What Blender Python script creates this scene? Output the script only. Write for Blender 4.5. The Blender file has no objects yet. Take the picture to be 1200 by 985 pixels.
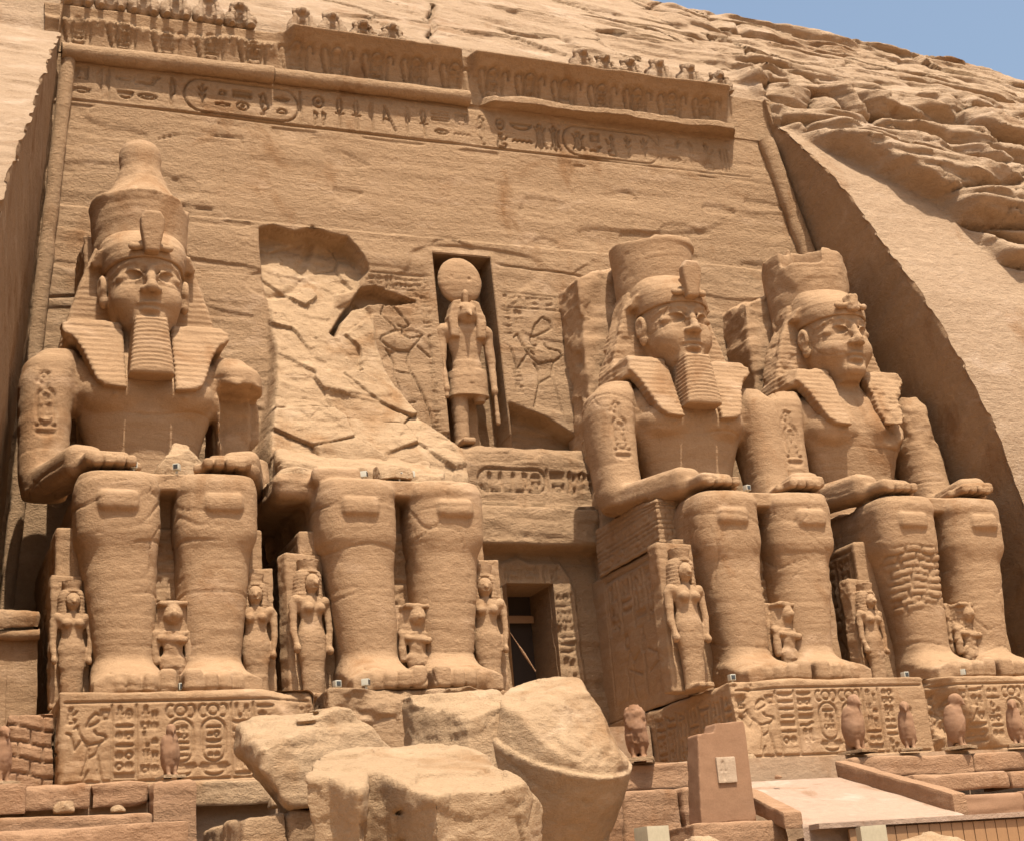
import bpy, math, random
import numpy as np
from mathutils import Vector, Matrix

# ------------------------------------------------------------------ camera, sky, sun, exposure
scene = bpy.context.scene
COL = scene.collection
cam_data = bpy.data.cameras.new("camera")
cam = bpy.data.objects.new("camera", cam_data)
COL.objects.link(cam)
YAW, PITCH, ROLL = 0.393, 0.318, -0.081
_f = np.array([math.sin(YAW)*math.cos(PITCH), math.cos(YAW)*math.cos(PITCH), math.sin(PITCH)])
_r = np.array([math.cos(YAW), -math.sin(YAW), 0.0])
_u = np.cross(_r, _f)
_c, _s = math.cos(ROLL), math.sin(ROLL)
_R = _c*_r + _s*_u
_U = -_s*_r + _c*_u
m = Matrix(((_R[0], _U[0], -_f[0], -6.874), (_R[1], _U[1], -_f[1], -47.374), (_R[2], _U[2], -_f[2], -6.524), (0, 0, 0, 1)))
cam.matrix_world = m
cam_data.sensor_width = 36.0
cam_data.lens = 36.0*1810.2/1200.0
cam_data.clip_start = 0.5
cam_data.clip_end = 4000.0
scene.camera = cam

SUN_EL, SUN_AZ = math.radians(68.0), math.radians(2.5)      # azimuth measured from -y (front of temple) towards +x
sun_vec = Vector((math.sin(SUN_AZ)*math.cos(SUN_EL), -math.cos(SUN_AZ)*math.cos(SUN_EL), math.sin(SUN_EL)))
world = bpy.data.worlds.new("World")
scene.world = world
world.use_nodes = True
wn = world.node_tree
bg = wn.nodes["Background"]
sky = wn.nodes.new("ShaderNodeTexSky")
sky.sky_type = 'NISHITA'
sky.sun_disc = False
sky.sun_elevation = SUN_EL
sky.sun_rotation = math.atan2(sun_vec.x, sun_vec.y)
sky.air_density = 1.6
sky.dust_density = 5.0
sky.ozone_density = 1.2
wn.links.new(sky.outputs[0], bg.inputs[0])
bg.inputs[1].default_value = 0.115
sd = bpy.data.lights.new("sun", 'SUN')
sd.energy = 5.0
sd.angle = math.radians(0.5)
sd.color = (1.0, 0.93, 0.81)
sun = bpy.data.objects.new("sun", sd)
COL.objects.link(sun)
sun.rotation_euler = (-sun_vec).to_track_quat('-Z', 'Y').to_euler()
sun.location = (20, -60, 80)
vs = scene.view_settings
vs.view_transform = 'Standard'
vs.look = 'None'
vs.gamma = 1.0
vs.exposure = 0.62
vs.use_curve_mapping = False
scene.cycles.max_bounces = 6
scene.cycles.diffuse_bounces = 3

# ------------------------------------------------------------------ noise
def _hash(ix, iy, iz, seed):
    h = (ix.astype(np.uint32)*np.uint32(374761393) + iy.astype(np.uint32)*np.uint32(668265263)
         + iz.astype(np.uint32)*np.uint32(2246822519) + np.uint32((seed*3266489917) & 0xffffffff))
    h = (h ^ (h >> np.uint32(15)))*np.uint32(2246822519)
    h = (h ^ (h >> np.uint32(13)))*np.uint32(3266489917)
    h = h ^ (h >> np.uint32(16))
    return (h.astype(np.float32))*np.float32(1.0/4294967296.0)

def vnoise(x, y, z, seed=0):
    x, y, z = np.broadcast_arrays(np.asarray(x, np.float32), np.asarray(y, np.float32), np.asarray(z, np.float32))
    fx, fy, fz = np.floor(x), np.floor(y), np.floor(z)
    ix, iy, iz = fx.astype(np.int64), fy.astype(np.int64), fz.astype(np.int64)
    u, v, w = x-fx, y-fy, z-fz
    u = u*u*(3-2*u); v = v*v*(3-2*v); w = w*w*(3-2*w)
    r = 0
    for a in (0, 1):
        for b in (0, 1):
            for c in (0, 1):
                r = r + _hash(ix+a, iy+b, iz+c, seed)*(u if a else 1-u)*(v if b else 1-v)*(w if c else 1-w)
    return r*2-1                                   # -1..1

def fbm(x, y, z, octv=4, seed=0, gain=0.5):
    r = 0; a = 1.0; t = 0
    for o in range(octv):
        k = 2.03**o
        r = r + a*vnoise(np.asarray(x)*k+o*17.3, np.asarray(y)*k+o*5.1, np.asarray(z)*k-o*9.7, seed+o)
        t += a; a *= gain
    return r/t

def smooth(a, b, x):
    t = np.clip((x-a)/(b-a), 0, 1)
    return t*t*(3-2*t)

def cells(x, y, z, seed=0, tilt=.7, flat=False):
    """broken-rock facets: each random cell is a tilted plane; returns height and distance to the cell border"""
    x, y, z = [np.asarray(q, np.float32) for q in np.broadcast_arrays(x, y, z)]
    fx, fy, fz = np.floor(x), np.floor(y), np.floor(z)
    ix, iy, iz = fx.astype(np.int64), fy.astype(np.int64), fz.astype(np.int64)
    f1 = np.full(x.shape, 9.0, np.float32); f2 = f1.copy(); h = np.zeros(x.shape, np.float32)
    for a in (-1, 0, 1):
        for b in ((0,) if flat else (-1, 0, 1)):
            for c in (-1, 0, 1):
                r0 = _hash(ix+a, iy+b, iz+c, seed); r1 = _hash(ix+a, iy+b, iz+c, seed+1); r2 = _hash(ix+a, iy+b, iz+c, seed+2)
                dx = x-(fx+a+r0); dy = 0 if flat else y-(fy+b+r1); dz = z-(fz+c+r2)
                d = dx*dx+dy*dy+dz*dz
                nr = d < f1
                f2 = np.where(nr, f1, np.minimum(f2, d))
                q = (r1 if flat else (r0*7.3) % 1)-.5+tilt*(((r0*13.7) % 1-.5)*dx+((r2*17.1) % 1-.5)*dz+((r1*11.9) % 1-.5)*dy)
                h = np.where(nr, q, h); f1 = np.where(nr, d, f1)
    return h, np.sqrt(f2)-np.sqrt(f1)

# ------------------------------------------------------------------ mesh helpers
def make_mesh(name, V, Q, mat, smooth_shade=True, mat2=None, sel2=None):
    V = np.ascontiguousarray(V, np.float32); Q = np.ascontiguousarray(Q, np.int32)
    me = bpy.data.meshes.new(name)
    n, k = Q.shape
    me.vertices.add(len(V)); me.vertices.foreach_set("co", V.ravel())
    me.loops.add(n*k); me.loops.foreach_set("vertex_index", Q.ravel())
    me.polygons.add(n); me.polygons.foreach_set("loop_start", np.arange(0, n*k, k, dtype=np.int32))
    me.update(calc_edges=True)
    me.polygons.foreach_set("use_smooth", np.full(n, smooth_shade, bool))
    me.materials.append(mat)
    if mat2 is not None:
        me.materials.append(mat2); me.polygons.foreach_set('material_index', np.asarray(sel2, np.int32))
    me.validate()
    return me

def obj(name, V, Q, mat, parent=None, smooth_shade=True, mat2=None, sel2=None):
    o = bpy.data.objects.new(name, make_mesh(name, V, Q, mat, smooth_shade, mat2, sel2))
    COL.objects.link(o)
    if parent is not None:
        o.parent = parent
    return o

def thing(name, label, cat, loc=(0, 0, 0), rz=0.0, group=None, scale=1.0):
    o = bpy.data.objects.new(name, None)
    COL.objects.link(o)
    o.empty_display_size = 0.3
    o.location = loc; o.rotation_euler = (0, 0, rz); o.scale = (scale,)*3
    o["label"] = label; o["category"] = cat
    if group: o["group"] = group
    return o

def tag(o, label, cat, group=None):
    o["label"] = label; o["category"] = cat
    if group: o["group"] = group
    return o

def dup(root, loc, rz, label, group, scale=1.0):
    r = root.copy(); COL.objects.link(r)
    r.location = loc; r.rotation_euler = (0, 0, rz); r.scale = (scale,)*3
    r["label"] = label
    if group: r["group"] = group
    for ch in list(root.children):
        c = ch.copy(); COL.objects.link(c); c.parent = r
    return r

def normals(V, Q):
    a = V[Q[:, 2]]-V[Q[:, 0]]; b = V[Q[:, 3]]-V[Q[:, 1]]
    n = np.cross(a, b); N = np.zeros_like(V)
    for i in range(4):
        np.add.at(N, Q[:, i], n)
    return N/np.maximum(np.linalg.norm(N, axis=1, keepdims=True), 1e-9)

def grid_quads(nx, ny, flip=False):
    i = np.arange(nx*ny).reshape(nx, ny)
    q = np.stack([i[:-1, :-1], i[1:, :-1], i[1:, 1:], i[:-1, 1:]], -1).reshape(-1, 4)
    return q[:, ::-1] if flip else q

def compact(V, Q):
    used = np.zeros(len(V), bool); used[Q.ravel()] = True
    idx = np.cumsum(used)-1
    return V[used], idx[Q]

# ------------------------------------------------------------------ signed-distance sculpting
class Vol:
    def __init__(s, lo, hi, h):
        s.lo = np.array(lo, np.float32); s.h = h
        s.n = np.ceil((np.array(hi)-s.lo)/h).astype(int)+1
        s.ax = [(s.lo[i]+h*np.arange(s.n[i])).astype(np.float32) for i in range(3)]
        s.d = np.full(s.n, 1.0, np.float32)
    def sub(s, lo, hi):
        sl = []
        for i in range(3):
            a = int(np.clip(math.floor((lo[i]-s.lo[i])/s.h), 0, s.n[i])); b = int(np.clip(math.ceil((hi[i]-s.lo[i])/s.h)+1, 0, s.n[i]))
            sl.append(slice(a, max(a, b)))
        X = s.ax[0][sl[0]][:, None, None]; Y = s.ax[1][sl[1]][None, :, None]; Z = s.ax[2][sl[2]][None, None, :]
        return tuple(sl), X, Y, Z
    def _go(s, prim, k, mode):
        fn, lo, hi = prim
        mrg = k+3*s.h
        sl, X, Y, Z = s.sub([v-mrg for v in lo], [v+mrg for v in hi])
        a = s.d[sl]
        if a.size == 0: return s
        b = np.broadcast_to(fn(X, Y, Z), a.shape).astype(np.float32)
        if mode == 'add':
            r = np.minimum(a, b)
            if k > 0:
                hh = np.maximum(k-np.abs(a-b), 0)/k; r = r-hh*hh*k*0.25
        else:
            r = np.maximum(a, -b)
            if k > 0:
                hh = np.maximum(k-np.abs(a+b), 0)/k; r = r+hh*hh*k*0.25
        s.d[sl] = r
        return s
    def add(s, prim, k=0.0): return s._go(prim, k, 'add')
    def cut(s, prim, k=0.0): return s._go(prim, k, 'cut')
    def noise(s, fn, lo=None, hi=None):
        sl, X, Y, Z = s.sub(lo if lo is not None else s.lo, hi if hi is not None else s.lo+s.h*s.n)
        s.d[sl] += fn(X, Y, Z).astype(np.float32)
        return s
    def mesh(s):
        d = s.d.copy()
        for i in range(3):                         # close the volume at its border
            sl = [slice(None)]*3
            sl[i] = 0; d[tuple(sl)] = np.maximum(d[tuple(sl)], 0.001); sl[i] = -1; d[tuple(sl)] = np.maximum(d[tuple(sl)], 0.001)
        ins = d < 0
        c = np.zeros([x-1 for x in d.shape], np.int8)
        for a in (0, 1):
            for b in (0, 1):
                for e in (0, 1):
                    c += ins[a:a+c.shape[0], b:b+c.shape[1], e:e+c.shape[2]]
        act = (c > 0) & (c < 8)
        I = np.argwhere(act)
        idx = np.full(c.shape, -1, np.int32); idx[act] = np.arange(len(I))
        cv = np.empty((len(I), 2, 2, 2), np.float32)
        for a in (0, 1):
            for b in (0, 1):
                for e in (0, 1):
                    cv[:, a, b, e] = d[I[:, 0]+a, I[:, 1]+b, I[:, 2]+e]
        P = np.zeros((len(I), 3), np.float32); W = np.zeros(len(I), np.float32)
        for axis in range(3):
            o = [q for q in range(3) if q != axis]
            for a in (0, 1):
                for b in (0, 1):
                    s0 = [slice(None)]*4; s0[axis+1] = 0; s0[o[0]+1] = a; s0[o[1]+1] = b
                    s1 = list(s0); s1[axis+1] = 1
                    v0, v1 = cv[tuple(s0)], cv[tuple(s1)]
                    cr = (v0 < 0) != (v1 < 0)
                    t = np.where(cr, v0/np.where(cr, v0-v1, 1), 0)
                    p = np.zeros((len(I), 3), np.float32); p[:, axis] = t; p[:, o[0]] = a; p[:, o[1]] = b
                    P += p*cr[:, None]; W += cr
        V = (I+P/np.maximum(W, 1)[:, None])*s.h+s.lo
        Q = []
        for axis in range(3):
            o = [q for q in range(3) if q != axis]
            s0 = [slice(None)]*3; s1 = [slice(None)]*3
            s0[axis] = slice(0, -1); s1[axis] = slice(1, None)
            for k in o: s0[k] = slice(1, -1); s1[k] = slice(1, -1)
            A, B = ins[tuple(s0)], ins[tuple(s1)]
            E = np.argwhere(A != B)
            if len(E) == 0: continue
            sg = A[tuple(E.T)]
            base = E.copy()
            for k in o: base[:, k] += 1
            def cell(da, db):
                q = base.copy(); q[:, o[0]] -= da; q[:, o[1]] -= db
                return idx[tuple(q.T)]
            q = np.stack([cell(1, 1), cell(0, 1), cell(0, 0), cell(1, 0)], 1)
            if axis == 1: sg = ~sg
            q[~sg] = q[~sg][:, ::-1]
            Q.append(q)
        return V.astype(np.float32), np.concatenate(Q)

def ell(c, r):
    c = np.array(c, np.float32); r = np.array(r, np.float32)
    def fn(X, Y, Z):
        a, b, d = (X-c[0]), (Y-c[1]), (Z-c[2])
        k0 = np.sqrt((a/r[0])**2+(b/r[1])**2+(d/r[2])**2)
        k1 = np.sqrt((a/r[0]**2)**2+(b/r[1]**2)**2+(d/r[2]**2)**2)
        return k0*(k0-1)/np.maximum(k1, 1e-6)
    return fn, c-r, c+r

def cone(a, b, ra, rb):
    a = np.array(a, np.float32); b = np.array(b, np.float32); ab = b-a; L = float(ab@ab)
    R = max(ra, rb)
    def fn(X, Y, Z):
        t = np.clip(((X-a[0])*ab[0]+(Y-a[1])*ab[1]+(Z-a[2])*ab[2])/L, 0, 1)
        return np.sqrt((X-a[0]-t*ab[0])**2+(Y-a[1]-t*ab[1])**2+(Z-a[2]-t*ab[2])**2)-(ra+(rb-ra)*t)
    return fn, np.minimum(a, b)-R, np.maximum(a, b)+R

def rbox(c, hf, r=0.05, rot=None):
    c = np.array(c, np.float32); hf = np.array(hf, np.float32)
    Rm = np.array(rot, np.float32) if rot is not None else None
    def fn(X, Y, Z):
        p = [X-c[0], Y-c[1], Z-c[2]]
        if Rm is not None:
            p = [Rm[0][i]*p[0]+Rm[1][i]*p[1]+Rm[2][i]*p[2] for i in range(3)]
        q = [np.abs(p[i])-hf[i]+r for i in range(3)]
        out = np.sqrt(np.maximum(q[0], 0)**2+np.maximum(q[1], 0)**2+np.maximum(q[2], 0)**2)
        return out+np.minimum(np.maximum(np.maximum(q[0], q[1]), q[2]), 0)-r
    e = hf if Rm is None else np.abs(Rm)@hf
    return fn, c-e, c+e

def rotx(a): c, s = math.cos(a), math.sin(a); return [[1, 0, 0], [0, c, -s], [0, s, c]]
def roty(a): c, s = math.cos(a), math.sin(a); return [[c, 0, s], [0, 1, 0], [-s, 0, c]]
def rotz(a): c, s = math.cos(a), math.sin(a); return [[c, -s, 0], [s, c, 0], [0, 0, 1]]
def mm(*M):
    r = np.eye(3)
    for q in M: r = r@np.array(q)
    return r

def loft(zs, cx, cy, rx, ry, n=2.0):
    """vertical column of (super)elliptic sections given by a table over z"""
    zs = np.array(zs, float); N = len(zs)
    T = [np.broadcast_to(np.array(q, float), (N,)) for q in (cx, cy, rx, ry)]
    zf = np.linspace(zs[0], zs[-1], 200)
    S = []
    ker = np.hanning(23); ker /= ker.sum()
    for t in T:
        v = np.interp(zf, zs, t)
        v = np.convolve(np.pad(v, 11, mode='edge'), ker, mode='valid'); S.append(v)
    z0, z1 = zs[0], zs[-1]
    def fn(X, Y, Z):
        z = Z.ravel()
        a, b, c, d = [np.interp(z, zf, s).astype(np.float32)[None, None, :] for s in S]
        q = (np.abs((X-a)/c)**n+np.abs((Y-b)/d)**n)**(1/n)
        return np.maximum((q-1)*np.minimum(c, d), np.maximum(z0-Z, Z-z1))
    mx, my = T[2].max(), T[3].max()
    return fn, (T[0].min()-mx, T[1].min()-my, z0), (T[0].max()+mx, T[1].max()+my, z1)

def poly_sd(px, pz, P):
    P = np.array(P, np.float32); d = None; ins = None
    n = len(P)
    for i in range(n):
        a = P[i]; b = P[(i+1) % n]; e = b-a
        wx, wz = px-a[0], pz-a[1]
        t = np.clip((wx*e[0]+wz*e[1])/max(float(e@e), 1e-9), 0, 1)
        dd = (wx-e[0]*t)**2+(wz-e[1]*t)**2
        d = dd if d is None else np.minimum(d, dd)
        cr = ((a[1] <= pz) & (b[1] > pz)) | ((a[1] > pz) & (b[1] <= pz))
        with np.errstate(divide='ignore', invalid='ignore'):
            xi = a[0]+(pz-a[1])/np.where(abs(e[1]) < 1e-9, 1e-9, e[1])*e[0]
        f = cr & (px < xi)
        ins = f if ins is None else ins ^ f
    d = np.sqrt(d)
    return np.where(ins, -d, d)

def prism(P, y0, y1, r=0.06, skew=None):
    """polygon in x,z extruded along y; skew(z) moves it in y"""
    P = np.array(P, float)
    def fn(X, Y, Z):
        q = poly_sd(X, Z, P)+r
        yc = 0.5*(y0+y1)+(skew(Z) if skew else 0)
        w = np.abs(Y-yc)-0.5*(y1-y0)+r
        return np.sqrt(np.maximum(q, 0)**2+np.maximum(w, 0)**2)+np.minimum(np.maximum(q, w), 0)-r
    sk = 0.0
    if skew: sk = max(abs(float(skew(np.float32(P[:, 1].min())))), abs(float(skew(np.float32(P[:, 1].max())))))
    return fn, (P[:, 0].min(), y0-sk, P[:, 1].min()), (P[:, 0].max(), y1+sk, P[:, 1].max())

def prism_x(P, x0, x1, r=0.06):
    """polygon in y,z extruded along x"""
    P = np.array(P, float)
    def fn(X, Y, Z):
        q = poly_sd(Y, Z, P)+r
        w = np.abs(X-0.5*(x0+x1))-0.5*(x1-x0)+r
        return np.sqrt(np.maximum(q, 0)**2+np.maximum(w, 0)**2)+np.minimum(np.maximum(q, w), 0)-r
    return fn, (x0, P[:, 0].min(), P[:, 1].min()), (x1, P[:, 0].max(), P[:, 1].max())

def halfspace_cut(vol, p, n, k=0.05, lo=None, hi=None, rough=None):
    """remove everything on the side the normal points to"""
    n = np.array(n, np.float32); n = n/np.linalg.norm(n)
    sl, X, Y, Z = vol.sub(lo if lo is not None else vol.lo, hi if hi is not None else vol.lo+vol.h*vol.n)
    b = (X-p[0])*n[0]+(Y-p[1])*n[1]+(Z-p[2])*n[2]
    if rough is not None: b = b+rough(X, Y, Z)
    a = vol.d[sl]; r = np.maximum(a, b)
    hh = np.maximum(k-np.abs(a-b), 0)/k
    vol.d[sl] = r+hh*hh*k*0.25

def weather(V, Q, amp=0.03, strata=0.03, off=(0, 0, 0), scale=1.0, seed=3, pits=0.5, facet=0.0, fsize=1.0, crack=0.0, fcrack=0.0):
    """worn sandstone skin: soft lumps plus horizontal bedding, pushed along the normals"""
    N = normals(V, Q)
    x, y, z = V[:, 0]+off[0], V[:, 1]+off[1], V[:, 2]+off[2]
    wz = z+0.25*vnoise(x*0.35, y*0.35, z*0.2, seed+9)
    d = amp*fbm(x*0.9*scale, y*0.9*scale, z*1.1*scale, 4, seed)
    b = vnoise(x*0.25, y*0.25, wz*3.4, seed+20)
    b2 = vnoise(x*0.7, y*0.7, wz*8.5, seed+21)
    d = d+strata*(0.6*b+0.55*np.minimum(b2, 0.0))
    pit = vnoise(x*3.1, y*3.1, z*4.2, seed+31)
    d = d-amp*pits*smooth(0.62, 0.9, pit)
    if facet > 0:
        h, e = cells(x/fsize, y/fsize, wz/(fsize*.6), seed+40)
        d = d+facet*h-fcrack*facet*smooth(.07, 0, e)
        h, e = cells(x/fsize*2.7+5, y/fsize*2.7, wz/(fsize*.6)*2.7, seed+43)
        d = d+.35*facet*h
    if crack > 0:
        h, e = cells(x/2.6+.3*vnoise(x*.9, y*.9, z*.9, seed+50), y/2.6, wz/1.5+.25*vnoise(x*1.1, y*1.1, z*1.1, seed+51), seed+47)
        d = d-crack*smooth(.028, 0, e)*smooth(.1, .5, vnoise(x*.4, y*.4, z*.5, seed+52))
        lv = wz/1.35+.12*vnoise(x*.7, y*.7, 0*x, seed+53); lv = np.abs(lv-np.round(lv))*1.35
        d = d-crack*.8*smooth(.05, .01, lv)*smooth(.0, .35, vnoise(x*.5, y*.5, z*.8, seed+54))
    return V+N*d[:, None].astype(np.float32)

# ------------------------------------------------------------------ carved signs
def arc(cx, cz, rx, rz, a0, a1, n=12):
    t = np.radians(np.linspace(a0, a1, n))
    return [(cx+rx*math.cos(q), cz+rz*math.sin(q)) for q in t]

def sign(kind):
    """strokes of one carved sign in a unit cell (0..1, 0..1)"""
    if kind == 'disc': return [arc(.5, .5, .36, .36, 0, 360, 18), arc(.5, .5, .09, .09, 0, 360, 7)]
    if kind == 'ring': return [arc(.5, .5, .38, .38, 0, 360, 18)]
    if kind == 'eye': return [arc(.5, .42, .45, .24, 20, 160), arc(.5, .6, .45, .24, 200, 340), arc(.5, .5, .1, .1, 0, 360, 8)]
    if kind == 'mouth': return [arc(.5, .35, .5, .25, 10, 170), arc(.5, .6, .5, .25, 190, 350)]
    if kind == 'water': return [[(0, .45), (.12, .6), (.25, .45), (.38, .6), (.5, .45), (.62, .6), (.75, .45), (.88, .6), (1, .45)]]
    if kind == 'loaf': return [[(.2, .3), (.8, .3)], arc(.5, .3, .3, .35, 0, 180)]
    if kind == 'basket': return [[(0, .65), (1, .65)], arc(.5, .65, .5, .4, 180, 360), [(.1, .55), (.9, .55)]]
    if kind == 'reed': return [[(.5, 0), (.5, .95), (.65, .85), (.7, .5), (.5, .4)], [(.45, .1), (.45, .8)]]
    if kind == 'reeds': return [[(.25, 0), (.25, .95), (.4, .8), (.4, .5), (.25, .4)], [(.7, 0), (.7, .95), (.85, .8), (.85, .5), (.7, .4)]]
    if kind == 'house': return [[(.35, .15), (.05, .15), (.05, .85), (.95, .85), (.95, .15), (.65, .15)], [(.2, .3), (.2, .7), (.8, .7), (.8, .3)]]
    if kind == 'bird': return [[(.05, .3), (.2, .55), (.3, .85), (.42, .95), (.52, .85), (.66, .82), (.54, .72), (.6, .5), (.55, .25), (.4, .18), (.2, .25), (.05, .3)], [(.45, .2), (.45, 0), (.6, 0)], [(.35, .2), (.35, 0)], [(.2, .5), (.45, .6), (.5, .3)]]
    if kind == 'owl': return [[(.2, .2), (.25, .6), (.2, .9), (.6, .95), (.65, .6), (.6, .2), (.2, .2)], [(.3, .2), (.3, 0), (.45, 0)], [(.5, .2), (.5, 0), (.62, 0)], arc(.35, .78, .06, .06, 0, 360, 7), arc(.5, .78, .06, .06, 0, 360, 7)]
    if kind == 'ankh': return [arc(.5, .72, .17, .24, -70, 250, 14), [(.5, .5), (.5, 0)], [(.2, .45), (.8, .45)], [(.45, .4), (.45, 0)]]
    if kind == 'snake': return [[(0, .2), (.25, .3), (.5, .2), (.75, .3), (.85, .65), (1, .75)], [(0, .3), (.25, .4), (.5, .3), (.68, .4), (.75, .7), (.9, .85), (1, .75)]]
    if kind == 'man': return [arc(.45, .84, .12, .12, 0, 360, 9), [(.42, .72), (.3, .4), (.2, 0), (.8, 0), (.8, .2), (.5, .25), (.55, .6), (.48, .72)], [(.45, .6), (.8, .55), (.9, .75)]]
    if kind == 'scarab': return [arc(.5, .42, .26, .36, 0, 360, 16), arc(.5, .82, .16, .12, 0, 360, 9), [(.25, .6), (.05, .8)], [(.75, .6), (.95, .8)], [(.25, .3), (.05, .1)], [(.75, .3), (.95, .1)], [(.5, .1), (.5, .7)]]
    if kind == 'staff': return [[(.5, 0), (.5, .8), (.35, .95), (.7, .9)], [(.42, 0), (.58, 0)]]
    if kind == 'sedge': return [[(.5, 0), (.5, 1)], [(.5, .6), (.25, .85)], [(.5, .6), (.75, .85)], [(.5, .35), (.3, .55)], [(.5, .35), (.7, .55)]]
    if kind == 'three': return [[(.2, 0), (.2, .8)], [(.5, 0), (.5, .8)], [(.8, 0), (.8, .8)]]
    if kind == 'bars': return [[(0, .2), (1, .2), (1, .38), (0, .38), (0, .2)], [(0, .62), (1, .62), (1, .8), (0, .8), (0, .62)]]
    if kind == 'bolt': return [[(0, .5), (1, .5)], [(.42, .35), (.42, .65)], [(.58, .35), (.58, .65)]]
    if kind == 'leg': return [[(.35, 1), (.35, .15), (.8, .15), (.8, 0), (.2, 0), (.2, 1), (.35, 1)]]
    if kind == 'hoe': return [[(.1, .1), (.75, .9), (.9, .3)], [(.3, .4), (.85, .5)]]
    if kind == 'arm': return [[(0, .4), (.7, .4), (.75, .65), (1, .6)], [(0, .55), (.6, .55), (.68, .8), (1, .72)]]
    return [[(.2, .1), (.8, .1), (.8, .9), (.2, .9), (.2, .1)]]

WIDE = ['water', 'basket', 'mouth', 'bars', 'bolt', 'arm', 'snake', 'eye']
TALL = ['reed', 'ankh', 'staff', 'sedge', 'bird', 'owl', 'man', 'leg', 'reeds', 'scarab', 'hoe', 'three']
SMALL = ['disc', 'ring', 'loaf', 'house']

def put(kind, x, z, w, h, mirror=False):
    return [[(x+w*((1-a) if mirror else a), z+h*b) for a, b in st] for st in sign(kind)]

def row_text(rng, x0, x1, z0, z1, cart=0.16):
    """one horizontal line of signs, some of them inside ring-shaped name frames"""
    S = []; x = x0; H = z1-z0
    def quad(x, w, zz, hh):
        r = rng.random()
        if r < .42: return put(rng.choice(TALL), x+.08*w, zz+.04*hh, w*.84, hh*.9, rng.random() < .5)
        if r < .72:
            return put(rng.choice(WIDE), x, zz+.52*hh, w, hh*.42) + put(rng.choice(WIDE+SMALL), x+.05*w, zz+.05*hh, w*.9, hh*.42)
        return put(rng.choice(SMALL), x+.2*w, zz+.5*hh, w*.6, hh*.45) + put(rng.choice(TALL+WIDE), x+.1*w, zz+.03*hh, w*.8, hh*.42)
    while x < x1-.5*H:
        if rng.random() < cart and x < x1-3.4*H:
            w = H*2.9
            r = .42*H; zc = (z0+z1)/2
            S.append(arc(x+r, zc, r, r*1.12, 90, 270, 10)+arc(x+w-r, zc, r, r*1.12, -90, 90, 10)+[(x+r, zc+r*1.12)])
            S.append([(x+w+.05*H, zc-r*1.1), (x+w+.05*H, zc+r*1.1)])
            xx = x+.24*H
            while xx < x+w-.5*H:
                S += quad(xx, .44*H, z0+.13*H, .74*H); xx += .50*H
            x += w+.22*H
        else:
            w = H*rng.uniform(.36, .6)
            S += quad(x, w, z0, H); x += w+.045*H
    return S

def col_text(rng, x0, x1, z0, z1, frame=True):
    """one vertical column of signs"""
    S = []
    if frame: S += [[(x0, z0), (x0, z1)], [(x1, z0), (x1, z1)]]
    w = (x1-x0)*.76; xo = x0+(x1-x0)*.12
    z = z1-.06*w
    while z > z0+.35*w:
        r = rng.random()
        if r < .45: h = .36*w; k = [put(rng.choice(WIDE), xo, z-h, w, h)]
        elif r < .75: h = .8*w; k = [put(rng.choice(TALL), xo+.05*w, z-h, w*.45, h), put(rng.choice(TALL+SMALL), xo+.55*w, z-h, w*.42, h*rng.uniform(.55, 1))]
        else: h = .45*w; k = [put(rng.choice(SMALL), xo, z-h, w*.45, h), put(rng.choice(SMALL), xo+.52*w, z-h, w*.45, h)]
        if z-h < z0: break
        for q in k: S += q
        z -= h+.12*w
    return S

def cartouche(rng, xc, z0, z1, w):
    """upright royal name ring with a sun disc between plumes on top, on a collar"""
    r = w/2
    S = [arc(xc, z1-r, r, r, 0, 180, 12)+arc(xc, z0+r, r, r, 180, 360, 12)+[(xc+r, z1-r)]]
    S.append([(xc-r*1.05, z0-.06), (xc+r*1.05, z0-.06)])
    S += col_text(rng, xc-r*.72, xc+r*.72, z0+.25*r, z1-.5*r, False)
    return S

def carve(D, xs, zs, strokes, w=.035, depth=.06, soft=.03):
    """sink strokes into the height field D[x,z] (axes may be uneven)"""
    for st in strokes:
        P = np.array(st, np.float32)
        m = w+soft+.02
        a = np.searchsorted(xs, P[:, 0].min()-m); b = np.searchsorted(xs, P[:, 0].max()+m)
        c = np.searchsorted(zs, P[:, 1].min()-m); e = np.searchsorted(zs, P[:, 1].max()+m)
        if b <= a or e <= c: continue
        X = xs[a:b, None]; Z = zs[None, c:e]
        dd = None
        for i in range(len(P)-1):
            p, v = P[i], P[i+1]-P[i]
            t = np.clip(((X-p[0])*v[0]+(Z-p[1])*v[1])/max(float(v@v), 1e-9), 0, 1)
            q = (X-p[0]-v[0]*t)**2+(Z-p[1]-v[1]*t)**2
            dd = q if dd is None else np.minimum(dd, q)
        dd = np.sqrt(dd)
        g = -depth*(1-smooth(w-soft*.3, w+soft, dd))
        D[a:b, c:e] = np.minimum(D[a:b, c:e], g)
    return D

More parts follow.
